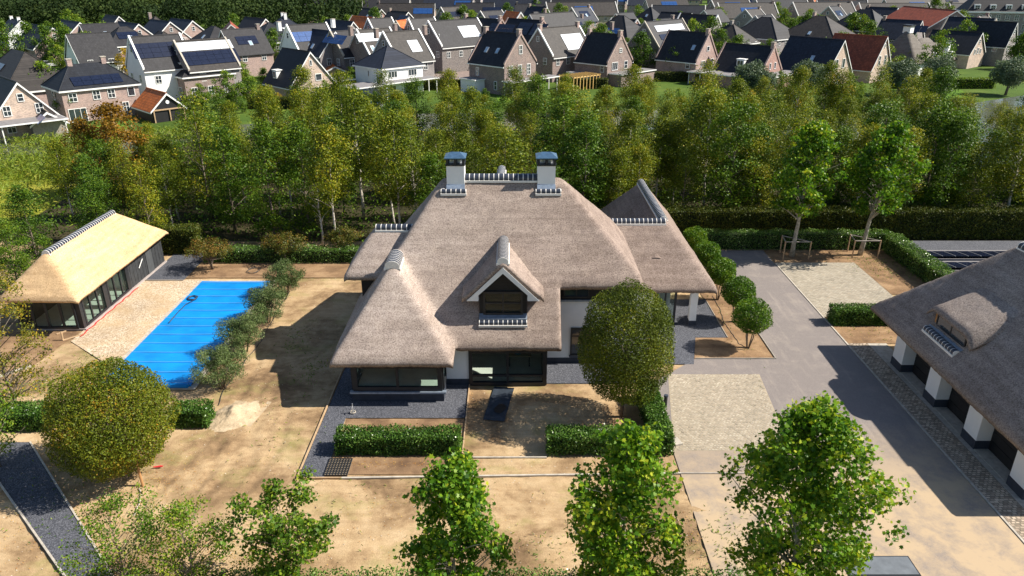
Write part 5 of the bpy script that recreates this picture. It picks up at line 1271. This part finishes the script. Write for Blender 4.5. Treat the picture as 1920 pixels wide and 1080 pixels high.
# houses further back: (label, px, py of the ridge middle, ridge height, turn, width, length, eaves, type, wall, roof, extras)
SP = [
 ('white gabled house with dark roof among the trees at far left', 165, 62, 9.5, -45, 9, 12, 4.5, 'gable', WALLW, T_GREY, {}),
 ('tall white house with twin parapet gables and grey solar roof', 290, 66, 11, -45, 8, 13, 6.0, 'gable', WALLW, T_GREY, dict(coping=M_WPAINT, panels=(('V', -5, .3, 6, 3, M_SOLAR, 1.6, 1.0),))),
 ('grey brick house with two white dormers behind the small pyramid-roofed villa', 300, 88, 8.5, 45, 8, 9, 5.0, 'gable', B_PINK, T_GREY, dict(dorm=(('V', -1.5, .15, 1.4, 1.3), ('V', 1.8, .15, 1.4, 1.3)))),
 ('large grey house whose roof carries two bands of solar panels', 375, 74, 10, -45, 9, 14, 5.5, 'gable', B_GREY, T_BROWN, dict(coping=M_KERB, panels=(('V', -5, .12, 7, 3, M_SOLAR, 1.5, 1.0), ('V', -5, .62, 8, 2, M_SOLARW, 1.3, 1.0)))),
 ('house with dark grey hipped roof above the grey solar house', 400, 48, 9.2, 45, 11, 13, 4.5, 'hip', B_GREY, T_GREY, dict(sky=((-1, 0, .4), (1, 0, .4)))),
 ('brick villa with black hipped roof and wide white dormer', 505, 41, 9.5, 40, 12, 12, 5.0, 'hip', B_BROWN, T_BLACK, dict(dorm=((1, 0, .3, 3.4, 1.3),), sky=((1, -3, .4),))),
 ('white twin-gabled house with blue solar panels', 575, 45, 11, -45, 8, 14, 6.0, 'gable', WALLW, T_GREY, dict(coping=M_WPAINT, panels=(('V', -5, .35, 6, 2, M_SOLARB, 1.7, 1.2),), chim=((-6.5, WALLW), (6.5, WALLW)))),
 ('dark house with a slope of blue roof panels beside the white twin gables', 603, 56, 10, 45, 8, 10, 5.6, 'gable', B_GREY, T_BLUE, dict(panels=(('V', -3, .5, 5, 2, M_SOLARB, 1.5, 1.1),), sky=(('V', 0, .2), ('V', 2, .2)))),
 ('grey gabled house left of the house with grey roof panels', 648, 57, 10, -45, 8.5, 11, 5.6, 'gable', B_DARK, T_GREY, dict(coping=M_KERB)),
 ('grey brick house with band of pale panels above a white rooflight', 700, 54, 10.5, -45, 8.5, 12, 5.6, 'gable', B_BROWN, T_BROWN, dict(coping=M_WPAINT, panels=(('V', -5, .55, 7, 2, M_SOLARW, 1.3, 1.0),), sky=(('V', -3, .2),), chim=((-5.5, B_BROWN), (5.5, B_BROWN)))),
 ('grey brick house with big bright rooflight behind the white villa', 752, 58, 10.5, -45, 9, 13, 5.4, 'gable', B_GREY, T_BROWN, dict(coping=M_WPAINT, panels=(('V', 0, .25, 2, 2, M_SOLARW, 1.3, 1.4),), chim=((-6, B_BROWN), (6, B_BROWN)))),
 ('tall dark house with twin gables and corrugated pale roof panel', 850, 37, 11, -45, 9, 15, 6.0, 'gable', B_DARK, T_GREY, dict(coping=M_WPAINT, panels=(('V', 0, .25, 4, 2, M_SOLARW, 1.4, 1.6),))),
 ('brick house with black solar slope and pink brick gable above the street trees', 905, 34, 11, 45, 9.5, 13, 5.6, 'gable', B_RED, T_BLACK, dict(coping=B_PINK, sky=(('V', 0, .2), ('V', 1.5, .2)), panels=(('V', -4, .5, 5, 2, M_SOLAR, 1.6, 1.2),), chim=((-6, B_PINK), (6, B_PINK)))),
 ('pink brick gabled house behind the tall house left of centre', 985, 36, 10.5, 45, 9.5, 12, 5.4, 'gable', B_RED, T_BLACK, dict(coping=B_PINK, panels=(('V', -4, .35, 2, 3, M_SOLAR, 2.2, 1.2), ('V', 1, .35, 2, 3, M_SOLAR, 2.2, 1.2)), chim=((-5.5, B_PINK),))),
 ('dark twin-gabled house with a white glare roof right of the tall brick house', 1048, 50, 10.5, -45, 8.5, 13, 5.4, 'gable', B_BROWN, T_BROWN, dict(coping=M_WPAINT, panels=(('V', -1, .12, 4, 3, M_SOLARW, 1.6, 1.3),), chim=((-6, B_PINK), (6, B_PINK)))),
 ('long plain grey roof above the dark twin-gabled house', 1035, 24, 11.5, -45, 10, 16, 5.4, 'gable', B_GREY, T_GREY, {}),
 ('dark hipped house with blue panels behind the round-windowed gable', 1165, 28, 10.5, 45, 12, 14, 4.6, 'hip', B_RED, T_GREY, dict(panels=((-1, 2, .2, 3, 2, M_SOLARB, 1.5, 1.1), (1, -3, .3, 4, 2, M_SOLAR, 1.4, 1.0)))),
 ('dark twin-gabled house with a long white roof strip', 1245, 38, 11, -45, 9, 15, 5.6, 'gable', B_DARK, T_GREY, dict(coping=M_KERB, panels=(('V', -5, .6, 8, 1, M_SOLARW, 1.4, 1.6), ('V', -5, .3, 6, 1, M_SOLAR, 1.5, 1.4)))),
 ('grey gabled house with white roof edges behind the disc-gabled house', 1310, 27, 10, 45, 9, 12, 5.0, 'gable', B_GREY, T_GREY, dict(coping=M_WPAINT)),
 ('house with brown-grey hipped roof just right of the disc gable', 1372, 44, 9, 45, 10, 11, 4.4, 'hip', B_GREY, T_BROWN, dict(sky=((1, 0, .4),), chim=((0, B_GREY),))),
 ('broad dark hipped house with one rooflight above the low black roof', 1438, 31, 10, 40, 12, 15, 4.8, 'hip', B_GREY, T_GREY, dict(sky=((1, 2, .35),))),
 ('large brown-grey hipped roof above the beige shuttered gable', 1540, 29, 10.5, 40, 14, 17, 4.8, 'hip', B_BROWN, T_BROWN, dict(sky=((-1, 0, .2), (1, 0, .3)), chim=((2, B_PINK),))),
 ('black hipped house left of the white-collared thatched roof', 1625, 17, 11, 35, 12, 16, 5.4, 'hip', B_BROWN, T_BLACK, dict(sky=((-1, 0, .5),))),
 ('house with wide red roof above the thatched villa', 1742, 15, 11, 5, 20, 26, 5, 'gable', B_BROWN, T_RED, {}),
 ('large black-roofed house right of the thatched villa', 1822, 33, 9.6, 40, 9, 12, 5.0, 'gable', B_BEIGE, T_BLUE, dict(coping=M_KERB)),
 ('black-roofed house with pinkish gable right behind the thatched villa', 1795, 58, 8.0, 40, 9, 11, 3.6, 'gable', B_BEIGE, T_BLACK, {}),
 ('narrow dark house beside the grand mansion', 1868, 40, 10, 40, 7, 9, 5.0, 'gable', B_GREY, T_BLACK, {}),
 ('house with red-orange roof in the far left rows', 432, 42, 8.5, 20, 10, 14, 4, 'gable', B_BEIGE, T_RED, {}),
 ('dark roof left of the orange roof in the far left rows', 340, 36, 9, 45, 10, 14, 4.6, 'gable', B_PINK, T_BLUE, {}),
 ('gabled house right of the orange roof in the far left rows', 478, 33, 9, 45, 9, 12, 4.6, 'gable', B_PINK, T_GREY, {}),
 ('black house with two pale chimneys near the forest', 532, 29, 9.5, 30, 11, 12, 4.6, 'hip', B_BROWN, T_BLUE, dict(chim=((-1.5, WALLW), (1.5, WALLW)))),
 ('row house with dark slope and pale gable edge, fourth roof from the forest corner', 300, 38, 9, 45, 10, 13, 4.6, 'gable', B_BROWN, T_BLUE, {}),
 ('dark gabled house before the forest with white gable edges', 240, 42, 9, 45, 10, 14, 4.6, 'gable', B_PINK, T_BLUE, {}),
 ('dark roof with pale rooflight before the forest', 185, 44, 9, -45, 10, 13, 4.6, 'gable', B_PINK, T_GREY, dict(sky=(('V', 0, .4),))),
 ('blue-black roof second from the left before the forest', 132, 39, 9, 45, 10, 15, 4.6, 'gable', B_PINK, T_BLUE, {}),
 ('long dark roof half hidden by trees at far left', 78, 48, 8.5, 45, 10, 18, 4.0, 'gable', B_PINK, T_BLUE, {}),
 ('white-chimneyed roof at the far left edge', 28, 36, 8, 45, 9, 12, 4.0, 'gable', WALLW, T_BLUE, dict(chim=((-4, WALLW), (4, WALLW)))),
 ('orange-roofed house between grey roofs left of centre', 680, 31, 10, 45, 9, 10, 5, 'gable', B_GREY, T_ORANGE, dict(coping=M_KERB)),
 ('narrow house with vivid orange roof stripe behind the big rooflight', 752, 38, 10, -20, 7, 8, 5, 'gable', B_GREY, T_ORANGE, dict(coping=M_KERB)),
 ('small orange-roofed house above the pink brick gables', 962, 22, 10, 30, 8, 9, 5, 'gable', B_PINK, T_ORANGE, dict(coping=M_WPAINT)),
 ('dark row house with curved white gable edges left of the orange stripe', 712, 34, 10, -45, 8, 11, 5, 'gable', B_GREY, T_GREY, dict(coping=M_WPAINT)),
 ('dark row house right of the orange stripe', 790, 34, 10.5, -45, 8, 12, 5, 'gable', B_GREY, T_GREY, dict(coping=M_WPAINT)),
 ('low black house above the blue-panelled slope', 636, 38, 10, 45, 9, 12, 5, 'gable', B_GREY, T_BLUE, {}),
]
for lab, px, py, zr, th, w, l, ze, kd, wl, rf, ex in SP:
    if th < 0 and px < 800: l *= .68
    house(lab, at(px, py, zr), th, w, l, ze, zr, kd, wl, rf, auto=1, **ex)
# grand house at the right edge
x, y = at(1880, 80)
GM = thing('mansion', 'three-storey grey brick mansion with white windows at the right edge', 'house', (x+2, y+6, -.05), R(-14), 'houses beyond the wood')
pbox('wall', GM, B_GREY, -11, 14, 0, 12, 0, 8.6); pbox('cornice', GM, M_WPAINT, -11.4, 14.4, -.4, 12.4, 8.6, 9.1)
MB().add([(-11.2, -.2, 9.1), (14.2, -.2, 9.1), (14.2, 12.2, 9.1), (-11.2, 12.2, 9.1), (-8.5, 3, 12.8), (11.5, 3, 12.8), (11.5, 9, 12.8), (-8.5, 9, 12.8)], [(0, 1, 5, 4), (1, 2, 6, 5), (2, 3, 7, 6), (3, 0, 4, 7), (4, 5, 6, 7)]).build('roof', T_GREY, GM)
for k in range(9):
    for z in (.8, 3.6, 6.4): window(GM, (-10.3+k*2.7, -.01, z), 0, 1.3, 1.7, 2, 3)
for z in (.8, 3.6, 6.4):
    for k in range(4): window(GM, (-11.01, 11-k*2.8, z), R(-90), 1.3, 1.7, 2, 3)
for k in range(5):
    d = pbox('dormer', GM, M_WPAINT, -9+k*4.6, -7.2+k*4.6, .5, 4, 9.3, 11.2); window(d, (-8.8+k*4.6, .49, 9.6), 0, 1.4, 1.3, 2, 2)
# infill of the middle rows: houses of the same kind wherever a plot is free
TAKEN = [tuple(o.location[:2]) for o in COL.objects if o.type == 'EMPTY' and o.get('category') == 'house']
k = 0
for D in (172, 190, 208, 228, 250, 274):
    for x in np.arange(-.52*D, .62*D, 15):
        c = (x + rng.normal(0, 2), D + rng.normal(0, 3))
        if D < 200 and (-30 < c[0] < 6): continue
        if rng.random() < .22 or (D > 240 and c[0] < -.18*D): continue
        if min(math.hypot(c[0]-a, c[1]-b) for a, b in TAKEN) < 13 or (D < 185 and c[0] > 60): continue
        TAKEN.append(c); th = 45 if rng.random() < .5 else -45
        rf = [T_GREY, T_BROWN, T_BLUE, T_BLACK, T_GREY][int(rng.integers(5))]; l = rng.uniform(8.5, 11)
        house(f'{"grey-brown" if rf in (T_GREY, T_BROWN) else "blue-black"} roofed brick house, {ORD[k % 50]} of the plain houses in the middle rows{" towards the back" if k >= 50 else ""}', c, th, rng.uniform(8, 9), l, rng.uniform(4.6, 5.4), rng.uniform(8.6, 9.8), 'gable' if rng.random() < .8 else 'hip', [B_BROWN, B_GREY, B_DARK, B_PINK, B_RED][int(rng.integers(5))], rf,
              coping=M_COPE if rng.random() < .5 else None, auto=1, sky=(('V', 0, .3),) if rng.random() < .5 else (), panels=(('V', -2.5, .35, 3, 2, M_SOLAR, 1.6, 1.1),) if rng.random() < .4 else None, chim=((l/2-.6, B_BROWN),) if rng.random() < .6 else (), group='plain houses of the middle rows', name='brick_house', gut=False)
        k += 1
# farthest rows
i = 0
for row, (D, xa, xb) in enumerate(((300, -40, 190), (345, -80, 205), (400, -95, 235), (465, -110, 270), (535, -130, 310))):
    x = xa; k = 0
    while x < xb:
        l = rng.uniform(14, 30); th = [80, -80, 45, -45, 90][int(rng.integers(5))]
        w = rng.uniform(9, 11); rf = [T_GREY, T_BROWN, T_BLUE, T_BLACK, T_GREY, T_ORANGE if rng.random() < .4 else T_GREY, T_BROWN][int(rng.integers(7))]
        pn = (('V', -3, .3, 4, 2, M_SOLAR if rng.random() < .6 else M_SOLARB, 1.8, 1.3),) if rng.random() < .5 else None
        house(f'{"grey-brown" if rf in (T_GREY, T_BROWN) else "orange" if rf is T_ORANGE else "dark blue-black"} roofed terrace, {ORD[k]} from the left in the {["first", "second", "third", "fourth", "farthest"][row]} far row', (x, D+rng.normal(0, 4)), th, w, l, rng.uniform(4.8, 6), rng.uniform(9, 10.5), 'gable', [B_BROWN, B_GREY, B_PINK, B_BEIGE][int(rng.integers(4))], rf,
              coping=M_COPE if rng.random() < .6 else None, panels=pn, auto=1, chim=((l/2-.6, B_BROWN),) if rng.random() < .6 else (), group='far rows of terraces', name='terraced_house', gut=False)
        x += (l if abs(th) > 60 else l*.75+6) + rng.uniform(3, 9); k += 1

# ------------------------------------------------------------------ trees, cars and small things among the houses
SMALL = {'round': natural_tree('tree', 'x', 'tree', FAR, 5, 1.2, 1.9, L_SHRUB, 60, .6, 42, .2, .09, M_BARK),
         'gold': natural_tree('tree', 'x', 'tree', FAR, 5, 1.2, 1.5, L_GOLD, 50, .55, 42, .2, .08, M_BARK),
         'dark': natural_tree('tree', 'x', 'tree', FAR, 7, 1.0, 2.6, L_OAK, 80, .8, 42, .26, .12, M_BARK),
         'pollard': ball_tree('tree', 'x', 'tree', FAR, (2.5, 2.5, 2.1), 0, 3.4, L_WILLOW, 9000, .22, .22, lump=.14)}
HB = {'round': 5, 'gold': 5, 'dark': 7, 'pollard': 5.6}; NMS = {'round': 'garden_tree', 'gold': 'golden_tree', 'dark': 'leafy_tree', 'pollard': 'pollard_willow'}
SU = set()
def small(kind, px, py, h, label, group, D=None):
    x, y = at(px, py) if D is None else (px, D)
    p = SMALL[kind]; s = h/HB[kind]
    if kind not in SU: SU.add(kind); o = p; o.location = (x, y, -.05); o.scale = (s, s, s)
    else: o = copy_tree(p, (x, y, -.05), rng.random()*6.28, s)
    o.name = NMS[kind]; tag(o, label, 'tree', group); return o
for i, (px, py) in enumerate(((1403, 186), (1510, 186), (1682, 178), (1752, 172), (1885, 178), (1425, 188))):
    small('pollard', px, py, [6.6, 6.8, 6.4, 6.6, 6.8, 5.4][i], ['silvery pollard willow left of the low annex', 'silvery pollard willow below the beige shuttered gable', 'silvery pollard willow below the red-roofed house', 'silvery pollard willow on the lawn below the thatched villa', 'silvery pollard willow at the right edge by the lake', 'smaller silvery willow beside the low annex'][i], 'pollard willows on the bank')
for i, (px, py, h) in enumerate(((818, 113, 6), (842, 118, 5), (868, 118, 6), (888, 113, 6.5), (935, 118, 5), (1014, 140, 4.5))):
    small('gold', px, py, h, ['golden street tree behind the white villa, leftmost of its group', 'small golden street tree next to the flagpole', 'golden street tree above the parked white car', 'golden street tree touching the tall brick house', 'golden tree hidden behind the tall brick house', 'yellow shrub right of the tall brick house'][i], 'golden street trees')
for i, (px, py, h, kd) in enumerate(((95, 205, 7.5, 'round'), (135, 225, 5, 'round'), (430, 203, 6, 'round'), (470, 198, 5.6, 'round'), (380, 206, 4.2, 'round'), (560, 192, 3.6, 'round'), (612, 190, 3.6, 'round'), (1052, 118, 7.5, 'dark'), (1038, 150, 5.5, 'round'), (1205, 120, 5.5, 'round'), (470, 135, 5.5, 'dark'), (520, 118, 6, 'dark'), (455, 160, 5, 'round'), (245, 152, 6.5, 'gold'), (285, 160, 6.5, 'round'), (135, 130, 9, 'dark'), (95, 120, 9, 'dark'), (60, 110, 9, 'dark'), (205, 110, 9, 'dark'), (20, 118, 10, 'dark'), (175, 128, 8, 'round'), (120, 138, 6, 'round'), (685, 118, 5, 'round'), (1745, 60, 12, 'dark'), (1775, 62, 9, 'round'), (1700, 150, 4, 'round'), (1905, 130, 8, 'dark'), (1440, 90, 5, 'round'), (1870, 115, 6, 'dark'), (1190, 178, 3.4, 'dark'), (660, 165, 4, 'round'), (800, 150, 3.5, 'round'), (500, 175, 4.6, 'dark'), (1105, 60, 7, 'round'), (1700, 142, 5, 'round'), (1460, 175, 4, 'round'), (1555, 175, 4, 'gold'), (1590, 178, 4, 'dark'))):
    small(kd, px, py, h, f'{"dark leafy" if kd == "dark" else "golden" if kd == "gold" else "bright green"} tree between the houses, {ORD[i]} of the garden trees beyond the wood', 'garden trees among the houses')
for i in range(150):
    D = rng.uniform(158, 300) if i < 100 else rng.uniform(250, 560); x = rng.uniform(-.62, .70)*D
    if x < -.12*D and D > 260: continue
    small('dark' if rng.random() < .6 else 'round', x, 0, rng.uniform(6, 10), f'small distant tree between roofs, {ORD[i % 50]} of the {["nearer", "middle", "farther"][i//50]} scattered trees', 'scattered trees among the far houses', D=D)
for i in range(64):
    x = rng.uniform(-58, 78); yb_ = 119 + 8*max(0, (abs(x-5)-20)/60) + rng.uniform(0, 14)
    small(['round', 'dark', 'round', 'gold'][int(rng.integers(4)) if rng.random() < .7 else 1], x, 0, rng.uniform(1.6, 3.4), f'garden shrub on the far bank, {ORD[i % 50]} {"along the water" if i < 50 else "of the later group along the water"}', 'shrubs on the far bank', D=yb_)
for i, (xa, xb, ya, yb, lab) in enumerate(((-45, -32, 127, 128.5, 'clipped hedge left of the beige gabled house'), (-22, -2, 148, 149.4, 'clipped hedge before the street of golden trees'), (10, 19, 150, 151.4, 'dark hedge between the two brick gables'), (-40, -30, 142, 143.5, 'yellow-green hedge behind the beige gabled house'), (76, 96, 150, 152, 'bright green hedge before the thatched villa'), (30, 40, 160, 161.5, 'hedge between the round window and the disc gable'))):
    hedge('garden_hedge', lab, [(xa, xb, ya, yb)], 1.9, L_SHRUB if i in (4, 3) else L_BHEDGE, .2, 60)

M_CARG = plain('car_glass', (.02, .025, .03), .08, .1, 2, spec=.9); M_TYRE = plain('tyre', (.02, .02, .02), .8)
def car(label, x, y, rz, col):
    t = thing('parked_car', label, 'car', (x, y, -.03), rz, 'cars parked in the streets')
    paint = plain('car_' + col, {'white': (.75, .75, .76), 'black': (.02, .02, .025), 'grey': (.25, .26, .28), 'blue': (.04, .08, .2)}[col], .25, .03, 2, spec=.7)
    pr = [(-2.1, .35), (-2.12, .75), (-1.5, .9), (1.0, .95), (1.9, .8), (2.12, .6), (2.1, .3)]
    MB().prism([(x_, -.85, z_) for x_, z_ in pr], (0, 1.7, 0)).build('body', paint, t)
    cb = [(-1.9, .88), (-1.5, 1.42), (.3, 1.46), (1.15, .93)]
    MB().prism([(x_, -.74, z_) for x_, z_ in cb], (0, 1.48, 0)).build('cabin', M_CARG, t)
    MB().prism([(-1.52, -.72, 1.41), (.32, -.72, 1.45), (.32, -.72, 1.5), (-1.52, -.72, 1.47)], (0, 1.44, 0)).build('roof_panel', paint, t)
    for a in (-1.3, 1.3):
        for b in (-.86, .7): MB().tube([(a, b, .32), (a, b+.17, .32)], .32, 12).build('wheel', M_TYRE, t)
    for b in (-.6, .45): pbox('headlight', t, M_WPAINT, 2.03, 2.13, b, b+.18, .58, .7)
for i, (px, py, a, col, lab) in enumerate(((858, 132, 1.0, 'white', 'white car parked in the street before the golden trees'), (832, 117, .3, 'black', 'dark car under the leftmost golden street tree'), (812, 112, .3, 'grey', 'grey car behind the white villa roof'), (855, 117, .3, 'white', 'white car behind the flagpole'), (272, 148, .8, 'black', 'black car beside the tall white house'), (62, 205, .6, 'white', 'white car behind the beige house end'), (1890, 84, .2, 'white', 'white car parked at the mansion'), (1908, 79, .2, 'black', 'black car parked at the mansion'), (98, 125, .6, 'white', 'white car beside the long grey-brown roof'))):
    car(lab, *at(px, py), a, col)
fp = thing('flagpole', 'tall white flagpole behind the white villa', 'flagpole', (*at(826, 136), 0))
MB().tube([(0, 0, 0), (0, 0, 8.2)], [.09, .05], 8).build('pole', M_WPAINT, fp); MB().tube([(0, 0, 8.2), (0, 0, 8.4)], .11, 8).build('finial', M_WPAINT, fp)
# timber frame of a garden building under construction
x, y = at(1075, 172)
tf = thing('timber_frame', 'bare yellow timber frame of a garden building under construction', 'timber frame', (x, y, 0), R(40))
for k in range(9):
    for yy in (0, 4.0): MB().box(k*.9-.05, k*.9+.05, yy-.05, yy+.05, 0, 2.5).build('stud', M_WOOD_Y, tf)
for yy in (0, 4.0): pbox('beam', tf, M_WOOD_Y, -.1, 7.3, yy-.06, yy+.06, 2.5, 2.65)
for k in range(9): pbox('rafter', tf, M_WOOD_Y, k*.9-.04, k*.9+.04, -.2, 4.2, 2.65, 2.8)
def boat(label, px, py, rz, col):
    t = thing('rowing_boat', label, 'boat', (*at(px, py), 0), rz, 'boats on the bank')
    V = []; n_ = 10
    for i in range(n_+1):
        u = i/n_*2-1; hw = .65*(1-abs(u)**2.5); V += [(u*2, -hw, .5+.1*u*u), (u*2, -hw*.6, .02), (u*2, hw*.6, .02), (u*2, hw, .5+.1*u*u)]
    MB().add(V, [(i*4+k, i*4+k+1, i*4+k+5, i*4+k+4) for i in range(n_) for k in range(3)]).build('hull', plain('boat_'+col, {'blue': (.03, .25, .6), 'white': (.8, .8, .8)}[col], .4), t)
    pbox('thwart', t, M_WOOD, -.15, .15, -.55, .55, .35, .4); pbox('thwart', t, M_WOOD, .8, 1.05, -.45, .45, .35, .4)
boat('blue boat lying on the bank before the white villa', 692, 196, .1, 'blue'); boat('white boat in front of the blue boat', 697, 201, .1, 'white')
dk = thing('jetty', 'small grey wooden jetty at the water below the beige gabled house', 'jetty', (*at(622, 222), 0), R(10))
for k in range(12): pbox('plank', dk, M_WOODG, -2+k*.34, -1.7+k*.34, -1.2, 1.2, .25, .3)
for a in (-1.9, 1.9):
    for b in (-1.1, 1.1): MB().tube([(a, b, -.4), (a, b, .7)], .07, 6).build('pile', M_WOODG, dk)
# weathered shed with solar panels by the pond
sh = house('weathered wooden shed with solar panels on its roof by the pond', at(92, 252), 40, 4.2, 5.0, 2.1, 3.6, wall=M_WOODG, roof=T_GREY, wins=[], panels=(('V', -1.8, .2, 2, 1, M_SOLARB, 1.6, 1.4),), name='garden_shed', gut=False)
for i, (px, py) in enumerate(((90, 257), (101, 256))):
    t = thing('garden_chair', ['white garden chair left of its twin before the shed', 'white garden chair right of its twin before the shed'][i], 'chair', (*at(px, py), 0), R(40), 'white garden chairs')
    pbox('seat', t, M_WPAINT, -.3, .3, -.3, .3, .38, .44); pbox('backrest', t, M_WPAINT, -.3, .3, .26, .32, .44, 1.0)
    for a in (-.27, .22):
        for b in (-.27, .22): pbox('leg', t, M_WPAINT, a, a+.05, b, b+.05, 0, .38)

# forest along the left horizon and the far skyline
def forest(name, label, spots, lm, per=600, size=1.05):
    Ps, Ts, Os = [], [], []
    for (x, y, h, r) in spots:
        d = sphere_pts(per); rr = (1-.35*rng.random(per)**2)*(1+.15*np.sin(d[:, 0]*5+x)*np.sin(d[:, 2]*6+y))
        Ps.append(d*rr[:, None]*np.array((r, r, h*.42)) + np.array((x, y, h*.58))); Os.append(d + np.array((0, 0, .3)))
        Ts.append(np.full(per, rng.normal(.4, .16)) + rng.normal(0, .16, per))
    P = np.concatenate(Ps); P[:, 2] = np.maximum(P[:, 2], .1)
    return tag(link(name, leaf_mesh(name, P, size, np.concatenate(Ts), np.concatenate(Os), RHOMB, .5), lm), label, 'forest', kind='stuff')
S = []
for D in np.arange(288, 470, 14):
    xa, xb = -.74*D, -.20*D - (D-288)*.02
    for x in np.arange(xa, xb, 11): S.append((x+rng.normal(0, 3), D+rng.normal(0, 4), rng.uniform(10, 15), rng.uniform(5.5, 8)))
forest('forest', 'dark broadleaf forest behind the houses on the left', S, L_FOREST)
S = []
for D in (585, 605, 630):
    for x in np.arange(-110, 430, 12): S.append((x+rng.normal(0, 3), D+rng.normal(0, 5), rng.uniform(9, 13), rng.uniform(6, 9)))
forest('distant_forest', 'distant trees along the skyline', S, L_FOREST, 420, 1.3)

# ------------------------------------------------------------------ number the look-alikes as they stand, from left to right in the picture
def pic_x(o): return o.location.x / (o.location.y*cp_ + CAM_H*sp_)
def relabel(group, fmt, bands):
    ms = [o for o in COL.objects if o.parent is None and o.get('group') == group]
    for name, lo, hi in bands:
        for i, o in enumerate(sorted((o for o in ms if lo <= o.location.y < hi), key=pic_x)):
            o['label'] = fmt(o, i, name)
leafy = lambda o: {'garden_tree': 'bright green', 'golden_tree': 'golden', 'leafy_tree': 'dark leafy'}[o.name.split('.')[0]]
relabel('shrubs on the far bank', lambda o, i, n: f'{leafy(o)} garden shrub on the far bank, {ORD[i]} from the left there', [('', 0, 1e4)])
relabel('garden trees among the houses', lambda o, i, n: f'{leafy(o)} garden tree {n}, {ORD[i]} from the left', [('beside the front row of houses', 0, 165), ('behind the front row of houses', 165, 1e4)])
relabel('scattered trees among the far houses', lambda o, i, n: f'{leafy(o)} tree between roofs {n}, {ORD[i]} from the left', [('just behind the front houses', 0, 205), ('in the middle of the town', 205, 255), ('at the back of the town', 255, 330), ('in the farthest part of the town', 330, 1e4)])
old = lambda o: o['label'].split(',')[0]
relabel('plain houses of the middle rows', lambda o, i, n: f'{old(o)} {n}, {ORD[i]} plain house from the left', [('close behind the front row', 0, 199), ('in the nearer middle row', 199, 218), ('in the central middle row', 218, 239), ('in the farther middle row', 239, 262), ('in the last middle row', 262, 1e4)])
